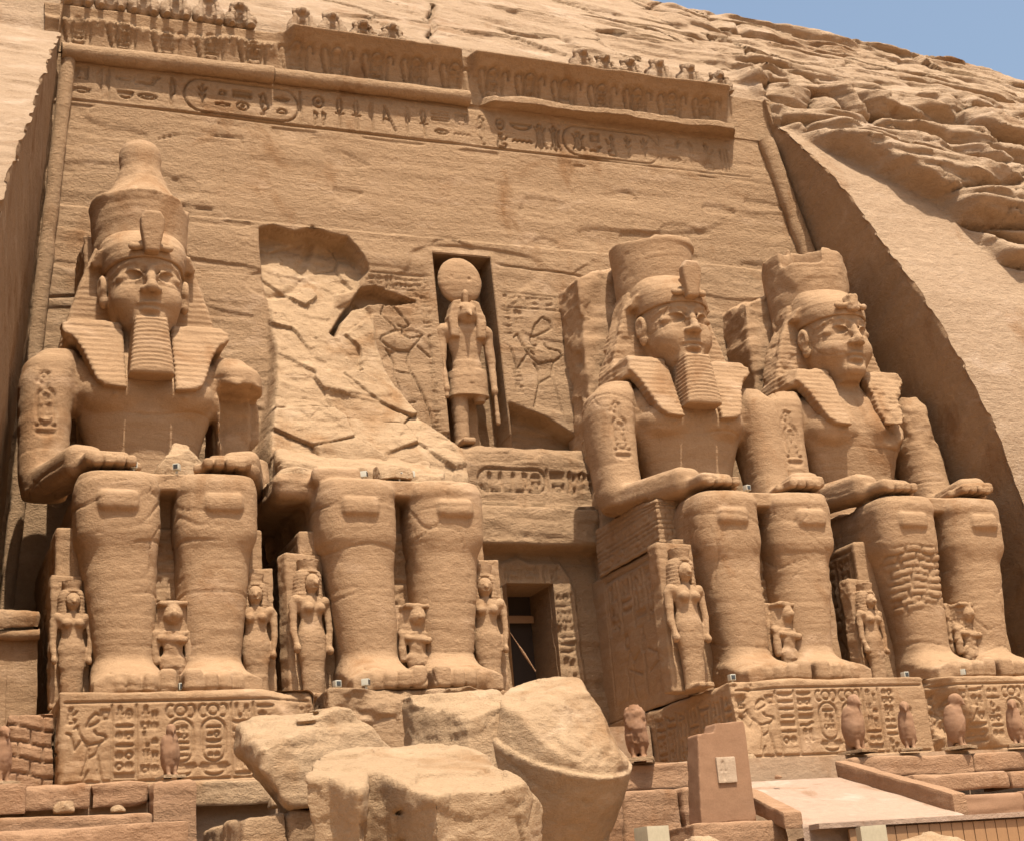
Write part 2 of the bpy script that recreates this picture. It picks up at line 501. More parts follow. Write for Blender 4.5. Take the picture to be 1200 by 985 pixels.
def carved_box(lo, hi, r, h, signs=None, amp=.03, strata=.03, seed=1, off=(0, 0, 0), chip=0.0, w=.035, depth=.06, faces='FLRT', post=None):
    """worn stone block; signs = {'F': strokes in x,z, 'L': strokes in y,z}. Rounded edges, one welded skin"""
    lo = np.array(lo, float); hi = np.array(hi, float)
    n = np.maximum(2, np.ceil((hi-lo)/h).astype(int)+1)
    ax = [np.linspace(lo[i], hi[i], n[i]) for i in range(3)]
    Vs, Qs, Ds = [], [], []; base = 0
    def face(fixed, side):
        nonlocal base
        o = [q for q in range(3) if q != fixed]
        A, B = np.meshgrid(ax[o[0]], ax[o[1]], indexing='ij')
        P = np.empty(A.shape+(3,)); P[..., o[0]] = A; P[..., o[1]] = B; P[..., fixed] = hi[fixed] if side else lo[fixed]
        flip = (side == 0) != (fixed == 1)
        q = grid_quads(n[o[0]], n[o[1]], flip)
        D = np.zeros(A.shape)
        key = {(1, 0): 'F', (0, 0): 'L', (0, 1): 'R'}.get((fixed, side))
        if signs and key in signs:
            carve(D, ax[o[0]], ax[o[1]], signs[key], w, depth)
        Vs.append(P.reshape(-1, 3)); Ds.append(D.ravel()); Qs.append(q+base); base += A.size
    if 'F' in faces: face(1, 0)
    if 'B' in faces: face(1, 1)
    if 'L' in faces: face(0, 0)
    if 'R' in faces: face(0, 1)
    if 'T' in faces: face(2, 1)
    if 'D' in faces: face(2, 0)
    V = np.concatenate(Vs); Q = np.concatenate(Qs); D = np.concatenate(Ds)
    x, y, z = V[:, 0]+off[0], V[:, 1]+off[1], V[:, 2]+off[2]
    rr = r*(1+1.2*np.clip(fbm(x*1.1, y*1.1, z*1.1, 3, seed+5), -.5, 1)) + chip*smooth(.15, .6, vnoise(x*.8, y*.8, z*.8, seed+8))
    rr = np.minimum(rr, .45*(hi-lo).min())[:, None]
    q = np.clip(V, lo+rr, hi-rr)
    d = V-q; L = np.linalg.norm(d, axis=1, keepdims=True)
    nrm = d/np.maximum(L, 1e-9)
    V2 = q+nrm*rr
    disp = amp*fbm(x*1.3, y*1.3, z*1.5, 4, seed)
    wz = z+.2*vnoise(x*.4, y*.4, z*.2, seed+9)
    disp = disp+strata*(.6*vnoise(x*.3, y*.3, wz*3.6, seed+20)+.5*np.minimum(vnoise(x*.8, y*.8, wz*9, seed+21), 0))
    V2 = V2+nrm*(disp+D)[:, None]
    if post is not None: V2 = post(V2)
    return V2, Q

# ------------------------------------------------------------------ materials
def stone(name, c1, c2, c3, bump=0.35, scale=1.0, strata=0.5, rough=0.95, grain=1.0):
    mt = bpy.data.materials.new(name); mt.use_nodes = True
    nt = mt.node_tree; N = nt.nodes; Lk = nt.links
    bs = N["Principled BSDF"]; bs.inputs["Roughness"].default_value = rough
    bs.inputs["Specular IOR Level"].default_value = 0.12
    geo = N.new("ShaderNodeNewGeometry")
    def mapping(sc):
        mp = N.new("ShaderNodeMapping"); mp.inputs["Scale"].default_value = sc
        Lk.new(geo.outputs["Position"], mp.inputs["Vector"]); return mp
    def noise(sc, s, det, ro=.55, dist=0.0):
        n = N.new("ShaderNodeTexNoise"); n.inputs["Scale"].default_value = s; n.inputs["Detail"].default_value = det
        n.inputs["Roughness"].default_value = ro; n.inputs["Distortion"].default_value = dist
        Lk.new(mapping(sc).outputs[0], n.inputs["Vector"]); return n
    big = noise((1, 1, 1.2), .22*scale, 4)
    bed = noise((.16, .16, 1.7), 1.0*scale, 6, .62, .35)
    fine = noise((1, 1, 1.3), 3.2*scale, 8, .68)
    gr = noise((1, 1, 1), 26*scale, 3, .6)
    def ramp(src, p0, p1, a, b):
        r = N.new("ShaderNodeValToRGB"); r.color_ramp.elements[0].position = p0; r.color_ramp.elements[1].position = p1
        r.color_ramp.elements[0].color = (*a, 1); r.color_ramp.elements[1].color = (*b, 1)
        Lk.new(src.outputs["Fac"], r.inputs[0]); return r
    def mix(a, b, f, fac=None):
        mx = N.new("ShaderNodeMix"); mx.data_type = 'RGBA'
        if fac is None: mx.inputs[0].default_value = f
        else: Lk.new(fac, mx.inputs[0])
        Lk.new(a, mx.inputs[6]); Lk.new(b, mx.inputs[7]); return mx.outputs[2]
    r1 = ramp(big, .35, .66, c1, c2)
    r2 = ramp(bed, .3, .7, c3, c2)
    r3 = ramp(fine, .3, .72, tuple(v*.8 for v in c1), tuple(min(1, v*1.13) for v in c2))
    cc = mix(r1.outputs[0], r2.outputs[0], .5)
    r4 = ramp(gr, .3, .7, tuple(v*.72 for v in c1), tuple(min(1, v*1.2) for v in c2))
    cc = mix(cc, r3.outputs[0], .42)
    cc = mix(cc, r4.outputs[0], .22)
    st = noise((.8, .8, .55), .55*scale, 6, .62, .6)
    rs = N.new("ShaderNodeValToRGB"); rs.color_ramp.elements[0].position = .56; rs.color_ramp.elements[1].position = .70
    rs.color_ramp.elements[0].color = (1, 1, 1, 1); rs.color_ramp.elements[1].color = (.74, .63, .53, 1)
    Lk.new(st.outputs["Fac"], rs.inputs[0])
    bl = noise((.7, .7, 1.4), .8*scale, 7, .66, .4)
    rb = N.new("ShaderNodeValToRGB"); rb.color_ramp.elements[0].position = .57; rb.color_ramp.elements[1].position = .72
    rb.color_ramp.elements[0].color = (1, 1, 1, 1); rb.color_ramp.elements[1].color = (1.0, 1.0, 1.0, 1)
    def mul(a, b):
        mx = N.new("ShaderNodeMix"); mx.data_type = 'RGBA'; mx.blend_type = 'MULTIPLY'; mx.inputs[0].default_value = 1.0
        Lk.new(a, mx.inputs[6]); Lk.new(b, mx.inputs[7]); return mx.outputs[2]
    cc = mul(cc, rs.outputs[0])
    rp = N.new("ShaderNodeMath"); rp.operation = 'MULTIPLY'; rp.inputs[1].default_value = .55
    mr = N.new("ShaderNodeMapRange"); mr.inputs[1].default_value = .55; mr.inputs[2].default_value = .70
    Lk.new(bl.outputs["Fac"], mr.inputs[0]); Lk.new(mr.outputs[0], rp.inputs[0])
    pale = N.new("ShaderNodeRGB"); pale.outputs[0].default_value = (min(1, c2[0]*1.22), min(1, c2[1]*1.28), min(1, c2[2]*1.42), 1)
    cc = mix(cc, pale.outputs[0], 0, rp.outputs[0])
    Lk.new(cc, bs.inputs["Base Color"])
    def math_(op, a, b):
        n = N.new("ShaderNodeMath"); n.operation = op
        for i, v in enumerate((a, b)):
            if isinstance(v, float): n.inputs[i].default_value = v
            else: Lk.new(v, n.inputs[i])
        return n.outputs[0]
    bed2 = noise((.5, .5, 2.6), 1.6*scale, 8, .7, .6)
    hgt = math_('ADD', math_('MULTIPLY', bed2.outputs["Fac"], strata*.62), math_('MULTIPLY', fine.outputs["Fac"], .75))
    mid = noise((1, 1, 1.6), 7*scale, 7, .74)
    hgt = math_('ADD', hgt, math_('MULTIPLY', mid.outputs["Fac"], .42*grain))
    hgt = math_('ADD', hgt, math_('MULTIPLY', gr.outputs["Fac"], .10*grain))
    vor = N.new("ShaderNodeTexVoronoi"); vor.inputs["Scale"].default_value = 2.1*scale; vor.feature = 'F1'
    Lk.new(mapping((1, 1, 1.8)).outputs[0], vor.inputs["Vector"])
    pit = math_('LESS_THAN', vor.outputs["Distance"], .085)
    hgt = math_('SUBTRACT', hgt, math_('MULTIPLY', pit, .18))
    bp = N.new("ShaderNodeBump"); bp.inputs["Strength"].default_value = bump; bp.inputs["Distance"].default_value = .22
    Lk.new(hgt, bp.inputs["Height"]); Lk.new(bp.outputs[0], bs.inputs["Normal"])
    return mt

def plain(name, c, rough=.6, metallic=0.0):
    mt = bpy.data.materials.new(name); mt.use_nodes = True
    nt = mt.node_tree; bs = nt.nodes["Principled BSDF"]
    n = nt.nodes.new("ShaderNodeTexNoise"); n.inputs["Scale"].default_value = 9; n.inputs["Detail"].default_value = 5
    r = nt.nodes.new("ShaderNodeValToRGB")
    r.color_ramp.elements[0].color = (*[v*.78 for v in c], 1); r.color_ramp.elements[1].color = (*[min(1, v*1.12) for v in c], 1)
    nt.links.new(n.outputs["Fac"], r.inputs[0]); nt.links.new(r.outputs[0], bs.inputs["Base Color"])
    bs.inputs["Roughness"].default_value = rough; bs.inputs["Metallic"].default_value = metallic
    return mt

M_WALL = stone("sandstone_wall", (0.281, 0.174, 0.096), (0.360, 0.234, 0.134), (0.217, 0.130, 0.067), bump=.8, strata=.6)
M_STAT = stone("sandstone_statue", (0.295, 0.181, 0.099), (0.360, 0.230, 0.130), (0.235, 0.141, 0.075), bump=.45, strata=.45)
M_HILL = stone("sandstone_hill", (0.305, 0.202, 0.122), (0.404, 0.282, 0.182), (0.230, 0.141, 0.077), bump=.9, scale=.8, strata=.8)
M_ROCK = stone("sandstone_boulder", (0.330, 0.217, 0.123), (0.409, 0.276, 0.163), (0.266, 0.167, 0.091), bump=.7, strata=.5)
M_BLOCK = stone("sandstone_block", (0.281, 0.161, 0.090), (0.364, 0.216, 0.124), (0.222, 0.121, 0.064), bump=.55, scale=1.5, strata=.6)
M_PLAS = stone("red_plaster", (0.256, 0.143, 0.081), (0.286, 0.163, 0.095), (0.213, 0.118, 0.067), bump=.10, strata=.1)
M_PALE = stone("pale_plaque", (0.374, 0.272, 0.186), (0.433, 0.322, 0.225), (0.301, 0.213, 0.142), bump=.2, strata=.3)
M_SAND = stone("sand", (0.325, 0.211, 0.129), (0.394, 0.262, 0.163), (0.275, 0.172, 0.101), bump=.3, strata=.2)
M_DECK = stone("ramp_paving", (0.305, 0.206, 0.144), (0.374, 0.262, 0.189), (0.226, 0.149, 0.099), bump=.4, scale=1.6, strata=.3)
M_WOOD = plain("walnut_boards", (.30, .16, .07), .6)
M_LAMP = plain("lamp_housing", (.50, .47, .38), .5)
M_BEIGE = plain("beige_painted_metal", (.40, .345, .235), .5)
M_GLASS = plain("lamp_glass", (.05, .05, .05), .1)
M_DARK = plain("passage_shade", (.035, .02, .011), .8)  # near-black colour that paints the shade of the passage
M_IRON = plain("iron", (.02, .02, .02), .5)
# ================================================================== SETTING
# metres; x along the temple front, y into the cliff, z up; z = 0 is the top of the colossi's pedestals
def wall_y(z): return 1.5+0.08*z
def left_x(z): return -2.4-0.086*(24.8-z)
def right_x(z): return 27.5+0.16*(25.3-z)

# ---- ground
GX = np.concatenate([np.linspace(-900, -60, 12), np.linspace(-50, 80, 66), np.linspace(90, 900, 12)])
GY = np.concatenate([np.linspace(-900, -90, 12), np.linspace(-85, 10, 60), np.linspace(20, 900, 12)])
A, B = np.meshgrid(GX, GY, indexing='ij')
near = np.exp(-((A-10)/60)**2-((B+40)/60)**2)
Zg = -8.15+.12*fbm(A*.12, B*.12, 0*A, 3, 4)*near
Zg = Zg+.0*A
V = np.stack([A, B, Zg], -1).reshape(-1, 3)
ground = obj("ground", V, grid_quads(len(GX), len(GY)), M_SAND)
ground["kind"] = "structure"

# ---- the cliff: one sheet, rounded bedded rock, cut away smoothly round the temple front
ER = (np.array([-9, 0, 6.3, 9.2, 12, 15.4, 21.6, 25, 25.7]), np.array([-6, -4.9, -4.4, -4.2, -3.6, -2.5, .3, 2.6, 3.3]))
EL = (np.array([-9, 0, 8, 12.9, 15.6, 19.5, 23.4, 25.4]), np.array([-18, -15.5, -12, -8.9, -6.3, -2.8, .9, 3.0]))
hx = np.concatenate([np.linspace(-34, -8, 60)[:-1], np.linspace(-8, 46, 600), np.linspace(46, 90, 90)[1:]])
crest = np.interp(hx, [-40, 0, 20, 29, 32.5, 37, 42.3, 45.5, 50, 70, 90], [40, 39.6, 39.2, 38.7, 38.2, 37.0, 36.0, 35.1, 34.6, 33.4, 32.4])
nz = 500
tz = np.linspace(0, 1, nz)
X = np.repeat(hx[:, None], nz, 1)
Z = -9+(crest[:, None]+9)*tz[None, :]
Ze = np.minimum(Z, 26.9)
jagr = .10*fbm(Ze*1.8, 0*Z, 0*Z, 4, 15)+.05*np.sign(vnoise(Ze*3.1, 0*Z, 0*Z, 16))
xbr = right_x(Ze)+jagr
xbl = left_x(Ze)-.12*np.maximum(wall_y(Ze)-np.interp(Ze, *EL), 0)-jagr
jl = int(np.argmin(np.abs(hx+5.0))); jr = int(np.argmin(np.abs(hx-30.0)))
fall = lambda d: np.clip(1-np.abs(d)/10.0, 0, 1)
X = X+(xbl-hx[jl])*fall(X-hx[jl])+(xbr-hx[jr])*fall(X-hx[jr])
yl = np.interp(Z, *EL); yr = np.interp(Z, *ER)
mixlr = smooth(-2, 26, X)
yedge = np.where(X < 12, yl, yr)
up = 3.5+np.maximum(Z-25.5, 0)*.30+np.maximum(Z-28.0, 0)*.56
prof = np.where(Z > 25.5, up, np.minimum(yedge, 3.5))
# natural, uncut rock to the right of the smoothed strip
xb = np.interp(Z, [-9, 0, 10, 16.2, 18.9, 20.7, 22.0, 24.1, 25, 26.5, 28], [46, 43, 38.2, 34.4, 33.5, 32.6, 31.0, 28.7, 28.0, 27.2, 27.0])
xb = xb+.35*fbm(Z*.9, 0*Z, 0*Z, 3, 77)
nat = smooth(0, .7, X-xb)*(Z < 40)
dip = Z+.13*(X-30)+.45*fbm(X*.11, Z*.12, 0*X, 3, 41)
lower = smooth(33, 26, Z)
wx = .5*vnoise(X*.35, Z*.4, 0*X, 53)
ch, ce = cells(X/5.5+wx+.15*dip, 0*X, dip/2.4+.25*wx, 54, .9, True)           # big bedded blocks with open joints
ch2, ce2 = cells(X/1.5+wx+.3*dip, 0*X, dip/.55+.2*wx, 57, .8, True)
bedv = dip/2.4+.25*wx
lam = np.sign(vnoise(dip*3.3, X*.10, 0*X, 55))*np.abs(vnoise(dip*3.3, X*.10, 0*X, 55))**.5
A_nat = nat*(.20+1.0*lower)
bulge = A_nat*(.30+.9*ch+.75*smooth(.0, .55, ce)-.65*smooth(.12, .0, ce)*(.4+.6*smooth(-.1, .3, vnoise(X*.3, Z*.4, 0*X, 59)))+.20*ch2-.08*smooth(.08, .0, ce2)+.10*lam)
# low broken ledges over the whole upper slope, thick and thin beds mixed
dip2 = Z*1.0+.15*X+.5*fbm(X*.16, Z*.2, 0*X, 4, 61)
def sharp(n): return np.sign(n)*np.abs(n)**.55
led = .60*sharp(vnoise(dip2*.62, X*.05, 0*X, 62))+.30*sharp(vnoise(dip2*1.7, X*.09, 0*X, 65))+.16*sharp(vnoise(dip2*4.1, X*.2, 0*X, 66))
pres = .25+.75*smooth(-.15, .35, vnoise(X*.10, Z*.2+7, 0*X, 63)+.35*vnoise(X*.5, Z*.6, 0*X, 64))
A_up = smooth(28.2, 30.0, Z)*np.where(X < 22, .42, .75)
ch, ce = cells(X/5.2+wx+.35*dip2/3, 0*X, dip2/1.7+.3*wx, 67, .8, True)
bulge = bulge+A_up*(led*pres*.75+.8*ch*pres-.55*smooth(.07, 0, ce)*smooth(.0, .3, vnoise(X*.2, Z*.3, 0*X, 68)))
dip3 = Z*1.05+.2*X+.5*fbm(X*.3, Z*.5, 0*X, 4, 71)
bulge = bulge+(.07*smooth(27.3, 28.6, Z)+.14*nat)*sharp(vnoise(dip3*3.1, X*.3, 0*X, 72))
rough = .05+.16*nat+.10*smooth(27.3, 29, Z)
bulge = bulge+rough*fbm(X*.7, Z*.8, 0*X, 5, 81)
fault = smooth(.18, .0, np.abs(X-12.6-.35*(Z-28)+.5*vnoise(Z*.8, 0*Z, 0*Z, 3)))*(Z > 26.8)*(Z < 33)
bulge = bulge-.5*fault
Y = prof-bulge
# left strip keeps a few shallow ledges
Y = Y-np.where(X < 0, .12*sharp(vnoise(dip2*1.3, X*.2, 0*X, 73))+.05*sharp(vnoise(dip2*4, X*.5, 0*X, 74)), 0)*(1-smooth(26, 27, Z))
rows = [np.stack([X, Y, Z], -1)]
for k, (dy, dz) in enumerate([(1.2, .35), (3.5, .7), (8, .6), (18, -.6), (45, -4)]):
    rows.append(np.stack([hx, Y[:, -1]+dy, Z[:, -1]+dz+.25*fbm(hx*.3, 0*hx+k, 0*hx, 3, 8)], -1)[:, None, :])
P = np.concatenate(rows, 1)
nzt = P.shape[1]
Q = grid_quads(len(hx), nzt)
# the recess of the temple front is cut out of the sheet
cz = P[:-1, :-1, 2].ravel()
ci = np.repeat(np.arange(len(hx)-1), nzt-1)
inside = (ci >= jl) & (ci < jr) & (cz < 26.85)
Vc, Qc = compact(P.reshape(-1, 3), Q[~inside])
cliff = obj("cliff", Vc, Qc, M_HILL)
cliff["kind"] = "structure"

# ---- temple front
temple = thing("temple_facade", "tall carved sandstone temple front cut back into the cliff behind the colossi", "temple facade", (13, 1.5, 0))
def tpart(name, V, Q, mat, smooth_shade=True):
    V = np.asarray(V, float)-np.array([13, 1.5, 0])
    return obj(name, V, Q, mat, temple, smooth_shade)

KING_A = [[(9.06,15.23),(9.18,15.54),(9.44,15.67),(9.63,15.50),(9.86,15.22),(10.12,14.83)],[(9.08,15.16),(9.31,15.44),(9.53,15.49),(9.69,15.32),(10.00,14.85)],[(9.06,15.23),(9.31,14.95),(9.54,14.78),(9.62,14.63),(9.34,14.47),(9.02,14.30),(8.94,14.15)],[(10.12,14.83),(9.88,14.70),(9.79,14.80),(9.68,14.83)],[(9.84,14.66),(9.86,14.44),(10.11,14.31),(10.56,14.43)],[(8.94,14.15),(9.23,13.91),(9.63,13.79),(10.05,13.79),(10.44,14.25),(10.60,14.45)],[(9.31,14.10),(9.96,14.00),(10.11,14.05),(10.45,14.37)],[(10.35,14.03),(10.87,13.58),(10.82,14.21),(10.81,14.43),(11.17,14.53)],[(10.50,14.18),(10.71,13.94),(10.73,14.39)],[(9.15,13.80),(9.34,13.52),(9.45,13.23),(9.38,12.72),(9.54,12.23),(9.56,12.02)],[(10.05,13.75),(9.91,13.34),(10.00,12.98),(10.33,12.20),(10.60,11.36),(10.78,10.30)],[(9.43,12.94),(9.99,12.87)],[(9.67,11.67),(10.09,11.76)],[(9.72,11.53),(10.06,10.62),(10.34,10.01),(10.94,9.79)],[(10.43,10.22),(10.51,9.94),(10.95,9.86)]]
KING_B = [[(14.96,14.74),(15.16,15.22),(15.50,15.55),(15.79,15.42),(15.85,15.15),(15.54,14.94),(15.11,14.75),(14.96,14.74)],[(15.04,14.78),(15.32,15.31),(15.61,15.46),(15.78,15.15)],[(14.96,14.74),(14.90,14.55),(14.98,14.32),(15.14,14.41)],[(15.14,14.41),(15.08,14.21),(14.74,14.19)],[(15.45,14.47),(15.54,14.28),(16.05,14.17),(16.14,13.98),(15.85,13.77),(15.12,13.61),(14.82,13.86),(14.53,14.29),(14.41,14.78),(14.24,14.65)],[(14.72,14.00),(14.24,13.33),(14.09,13.96),(14.01,14.26),(13.77,14.35)],[(14.54,14.03),(14.28,13.67),(14.08,14.22)],[(14.41,14.78),(14.58,14.33),(14.97,13.94)],[(14.93,13.60),(15.09,13.35),(15.02,12.82)],[(15.77,13.73),(15.58,13.11)],[(15.02,12.78),(15.58,13.11),(15.73,12.26),(15.88,11.38)],[(15.06,12.78),(15.54,12.85)],[(15.01,12.74),(14.72,11.80)]]
SCAR = [(4.73,18.34),(5.2,18.5),(6.00,18.3),(6.7,18.5),(7.28,18.34),(8.0,18.25),(8.5,17.6),(8.72,17.05),(8.27,16.19),(7.61,15.89),(7.3,15.3),(8.3,15.9),(8.76,15.2),(8.75,14.08),(8.95,13.06),(9.32,11.74),(9.71,10.60),(10.15,10.13),(10.95,9.3),(10.95,6.3),(4.0,6.3),(4.19,9.25),(4.6,11.4),(4.90,13.31)]
OVER = [(8.43,16.25),(8.93,16.38),(10.44,15.88),(9.53,15.66),(8.6,15.6),(8.0,15.35),(7.5,14.7),(7.15,14.0),(7.0,14.15),(7.54,15.05)]
SHELF = [(13.4,11.98),(13.75,11.95),(14.4,11.62),(15.14,11.36),(16.26,10.73),(17.6,10.5),(17.6,10.0),(11.27,10.1),(11.27,10.4),(13.3,10.4)]
NICHE = [(11.27,10.12),(13.62,10.12),(13.62,17.98),(11.27,17.98)]
DOOR = (12.62, 14.34, -1.0, 4.85)

fx = np.arange(-6.0, 34.0, .045).astype(np.float32)
fz = np.concatenate([np.arange(-3.0, 9.0, .08), np.arange(9.0, 18.6, .05), np.arange(18.6, 22.6, .08), np.arange(22.6, 25.05, .038)]).astype(np.float32)
X, Z = np.meshgrid(fx, fz, indexing='ij')
wz = Z+.03*X+.3*fbm(X*.12, Z*.2, 0*X, 3, 7)
D = .035*fbm(X*.5, Z*.7, 0*X, 5, 11)+.05*vnoise(X*.10, wz*1.5, 0*X, 12)+.03*np.minimum(vnoise(X*.35, wz*5.0, 0*X, 13), 0.1)
fl = vnoise(X*.16+3, wz*.55, 0*X, 14); D = D-.07*smooth(.42, .5, fl)*(Z < 22.8)
fl = vnoise(X*.5, wz*1.6+30, 0*X, 24); D = D-.05*smooth(.5, .56, fl)*(Z < 22.8)
C = np.zeros_like(D)
rng = random.Random(11)
carve(C, fx, fz, row_text(rng, -1.95, 25.9, 23.08, 24.58, .10), .022, .13, .03)
carve(C, fx, fz, [[(-2.2, 22.97), (26.0, 23.0)]], .035, .12, .03)
carve(C, fx, fz, [[(1.15, 21.72), (1.8, 21.98), (2.5, 22.04), (3.3, 22.12), (4.2, 22.10), (4.25, 21.85)], [(-1.0, 19.2), (3.0, 18.9)], [(13.6, 17.75), (16.5, 17.6), (17.5, 17.5)], [(-3, 14.9), (-1.8, 15.05), (-.6, 14.9)]], .012, .10, .045)
for xj in (3.4, 10.3, 17.6, 23.0):                                  # joints where the front was sawn into blocks
    carve(C, fx, fz, [[(xj+.05*math.sin(q), q) for q in np.linspace(18.7, 22.7, 9)]], .012, .03, .03)
carve(C, fx, fz, [q for i, q in enumerate(KING_A) if i not in (1, 6, 8)]+[q for i, q in enumerate(KING_B) if i not in (1, 6, 11)], .012, .11, .034)
# small signs round the two kings
for x0, x1, z0, z1 in ((8.7, 11.1, 16.38, 16.9), (13.95, 17.4, 15.95, 16.5)):
    carve(C, fx, fz, row_text(rng, x0, x1, z0, z1, .1), .018, .06, .025)
for x0, x1, z0, z1 in ((10.2, 10.62, 15.2, 16.15), (10.65, 11.12, 14.6, 16.15), (10.72, 11.08, 10.5, 13.4), (13.8, 14.25, 14.5, 15.85), (14.3, 14.75, 15.1, 15.85), (14.8, 15.2, 15.65, 15.95), (14.0, 14.4, 12.3, 13.4), (16.2, 16.75, 14.4, 15.85)):
    carve(C, fx, fz, col_text(rng, x0, x1, z0, z1, False), .016, .055, .025)
carve(C, fx, fz, [[(8.72, 16.34), (11.15, 16.36)], [(8.72, 16.95), (11.15, 16.98)], [(13.9, 15.92), (17.6, 15.85)], [(13.9, 16.55), (17.6, 16.45)]], .02, .06, .03)
wear = .3+.7*smooth(-.45, .1, fbm(X*.45, Z*.6, 0*X, 4, 29))
D = D+C*np.where(Z > 22.6, wear, 1.0)
# king bodies lie a little below the wall face
body_a = [(9.15, 13.8), (9.4, 13.2), (9.4, 12.7), (9.6, 12), (10.05, 10.7), (10.4, 10.05), (10.75, 10.3), (10.55, 11.36), (10.3, 12.2), (9.97, 12.98), (9.9, 13.4), (10.05, 13.8)]
head_a = [(9.06, 15.23), (9.2, 15.55), (9.45, 15.62), (9.65, 15.45), (9.88, 15.1), (9.86, 14.8), (9.75, 14.5), (9.5, 14.5), (9.5, 14.8)]
head_b = [(14.96, 14.74), (15.16, 15.22), (15.5, 15.52), (15.8, 15.4), (15.82, 15.1), (15.5, 14.85), (15.4, 14.4), (15.15, 14.25), (14.95, 14.4)]
for pb in (body_a, head_a, head_b, [(14.95, 13.6), (15.08, 13.3), (15.0, 12.8), (14.75, 11.9), (15.8, 11.6), (15.7, 12.3), (15.55, 13.1), (15.75, 13.7)]):
    s_ = poly_sd(X, Z, pb); D = D-.05*smooth(.05, -.1, s_)
# joints of the repaired masonry above the door, and the projecting lower storey
lz = 9.55+.5*smooth(11, 12.4, X)-.22*fbm(X*.8, 0*X, 0*X, 4, 33)
pr = smooth(.35, -.35, Z-lz)*smooth(6.05, 6.25, Z)*smooth(10.4, 11.2, X)*smooth(18.5, 17.5, X)
pr2 = smooth(.12, 0, Z-7.75-.12*fbm(X*.9, 0*X, 0*X, 3, 34))
blk = .05*fbm(X*1.2, Z*1.8, 0*X, 4, 35)-.12*smooth(.10, .02, np.abs(Z-7.72-.12*fbm(X*.9, 0*X, 0*X, 3, 34)))
D = D+pr*(.55+.30*pr2+2.0*blk)
Cl = np.zeros_like(D)
carve(Cl, fx, fz, row_text(rng, 12.0, 16.8, 8.25, 9.15, .3), .035, .10, .03)
D = D+Cl*(pr > .5)
# the great scar left by the fallen second colossus
wob = .22*fbm(X*.8, Z*.8, 0*X, 4, 36)
s_ = poly_sd(X, Z, SCAR)+wob*.6
msk = smooth(.10, -.10, s_)
face = -.95+.34*np.maximum(18.0-Z, 0)
face = face+.12*fbm(X*.35, Z*.5, 0*X, 4, 37)+.06*smooth(.2, .5, vnoise(X*.5, wz*1.4, 0*X, 38))-.14*smooth(.09, 0, np.abs(vnoise(X*.22, Z*.3, 0*X, 39)))
ch, ce = cells(X/2.0+.5*wob, 0*X, Z/1.5+.4*X/2.0+.4*wob, 131, 1.0, True)
ch2, ce2 = cells(X/.5, 0*X, Z/.36+.3*X, 134, 1.0, True)
ckm = smooth(.1, .4, vnoise(X*.4, Z*.4, 0*X, 137))
face = face+.22*ch-.16*smooth(.05, 0, ce)*ckm+.05*ch2+.30*ch*smooth(12.0, 9.5, Z)+.05*fbm(X*2.5, Z*3.5, 0*X, 4, 138)
face = np.minimum(face, 2.5)
rgt = smooth(7.0, 8.6, X)*smooth(15.8, 13.2, Z)          # the tongue to the right dips below its neighbours
face = face-.45*rgt*smooth(9.3, 12.5, Z)
D = D*(1-msk)+face*msk
s_ = poly_sd(X, Z, OVER)+.05*fbm(X*2, Z*2, 0*X, 3, 40)
D = D-(.75+np.maximum(D, 0))*smooth(.05, -.04, s_)
s_ = poly_sd(X, Z, SHELF)+.12*fbm(X*1.3, Z*1.5, 0*X, 4, 42)
D = D-.9*smooth(.06, -.05, s_)*smooth(9.95, 10.1, Z)
# doorway surround: sunk ragged patch over the lintel and an inscribed jamb
dp = poly_sd(X, Z, [(12.2, 4.85), (12.4, 5.7), (12.9, 5.75), (13.3, 5.95), (13.7, 5.75), (14.9, 5.75), (15.2, 5.2), (15.35, 4.6), (15.35, -2), (12.2, -2)])+.08*fbm(X*2, Z*2, 0*X, 3, 43)
D = D+.16*smooth(.05, -.05, dp)
Cj = np.zeros_like(D)
carve(Cj, fx, fz, col_text(rng, 14.5, 15.2, -.5, 4.6), .035, .09, .03)
carve(Cj, fx, fz, row_text(rng, 12.7, 14.9, 4.98, 5.6, 0), .035, .08, .03)
D = D+Cj
s_ = poly_sd(X, Z, NICHE)
D = np.where(Z > 10.6, D*smooth(0, .5, s_), D)
P = np.stack([X, wall_y(Z)-D, Z], -1).reshape(-1, 3)
Q = grid_quads(len(fx), len(fz))
cx = X[:-1, :-1].ravel()+.03; cz = Z[:-1, :-1].ravel()+.03
nich = (cx > 11.27) & (cx < 13.62) & (cz > 10.12) & (cz < 17.98)
door = (cx > DOOR[0]) & (cx < DOOR[1]) & (cz < DOOR[3])
out = (cx < left_x(cz)-.5) | (cx > right_x(cz)+.5)
keep = ~(nich | door | out)
fresh = (msk[:-1, :-1].ravel() > .5)[keep]                       # freshly broken stone of the scar is paler
Vc, Qc = compact(P, Q[keep])
obj("wall", Vc-np.array([13, 1.5, 0]), Qc, M_WALL, temple, True, M_ROCK, fresh)

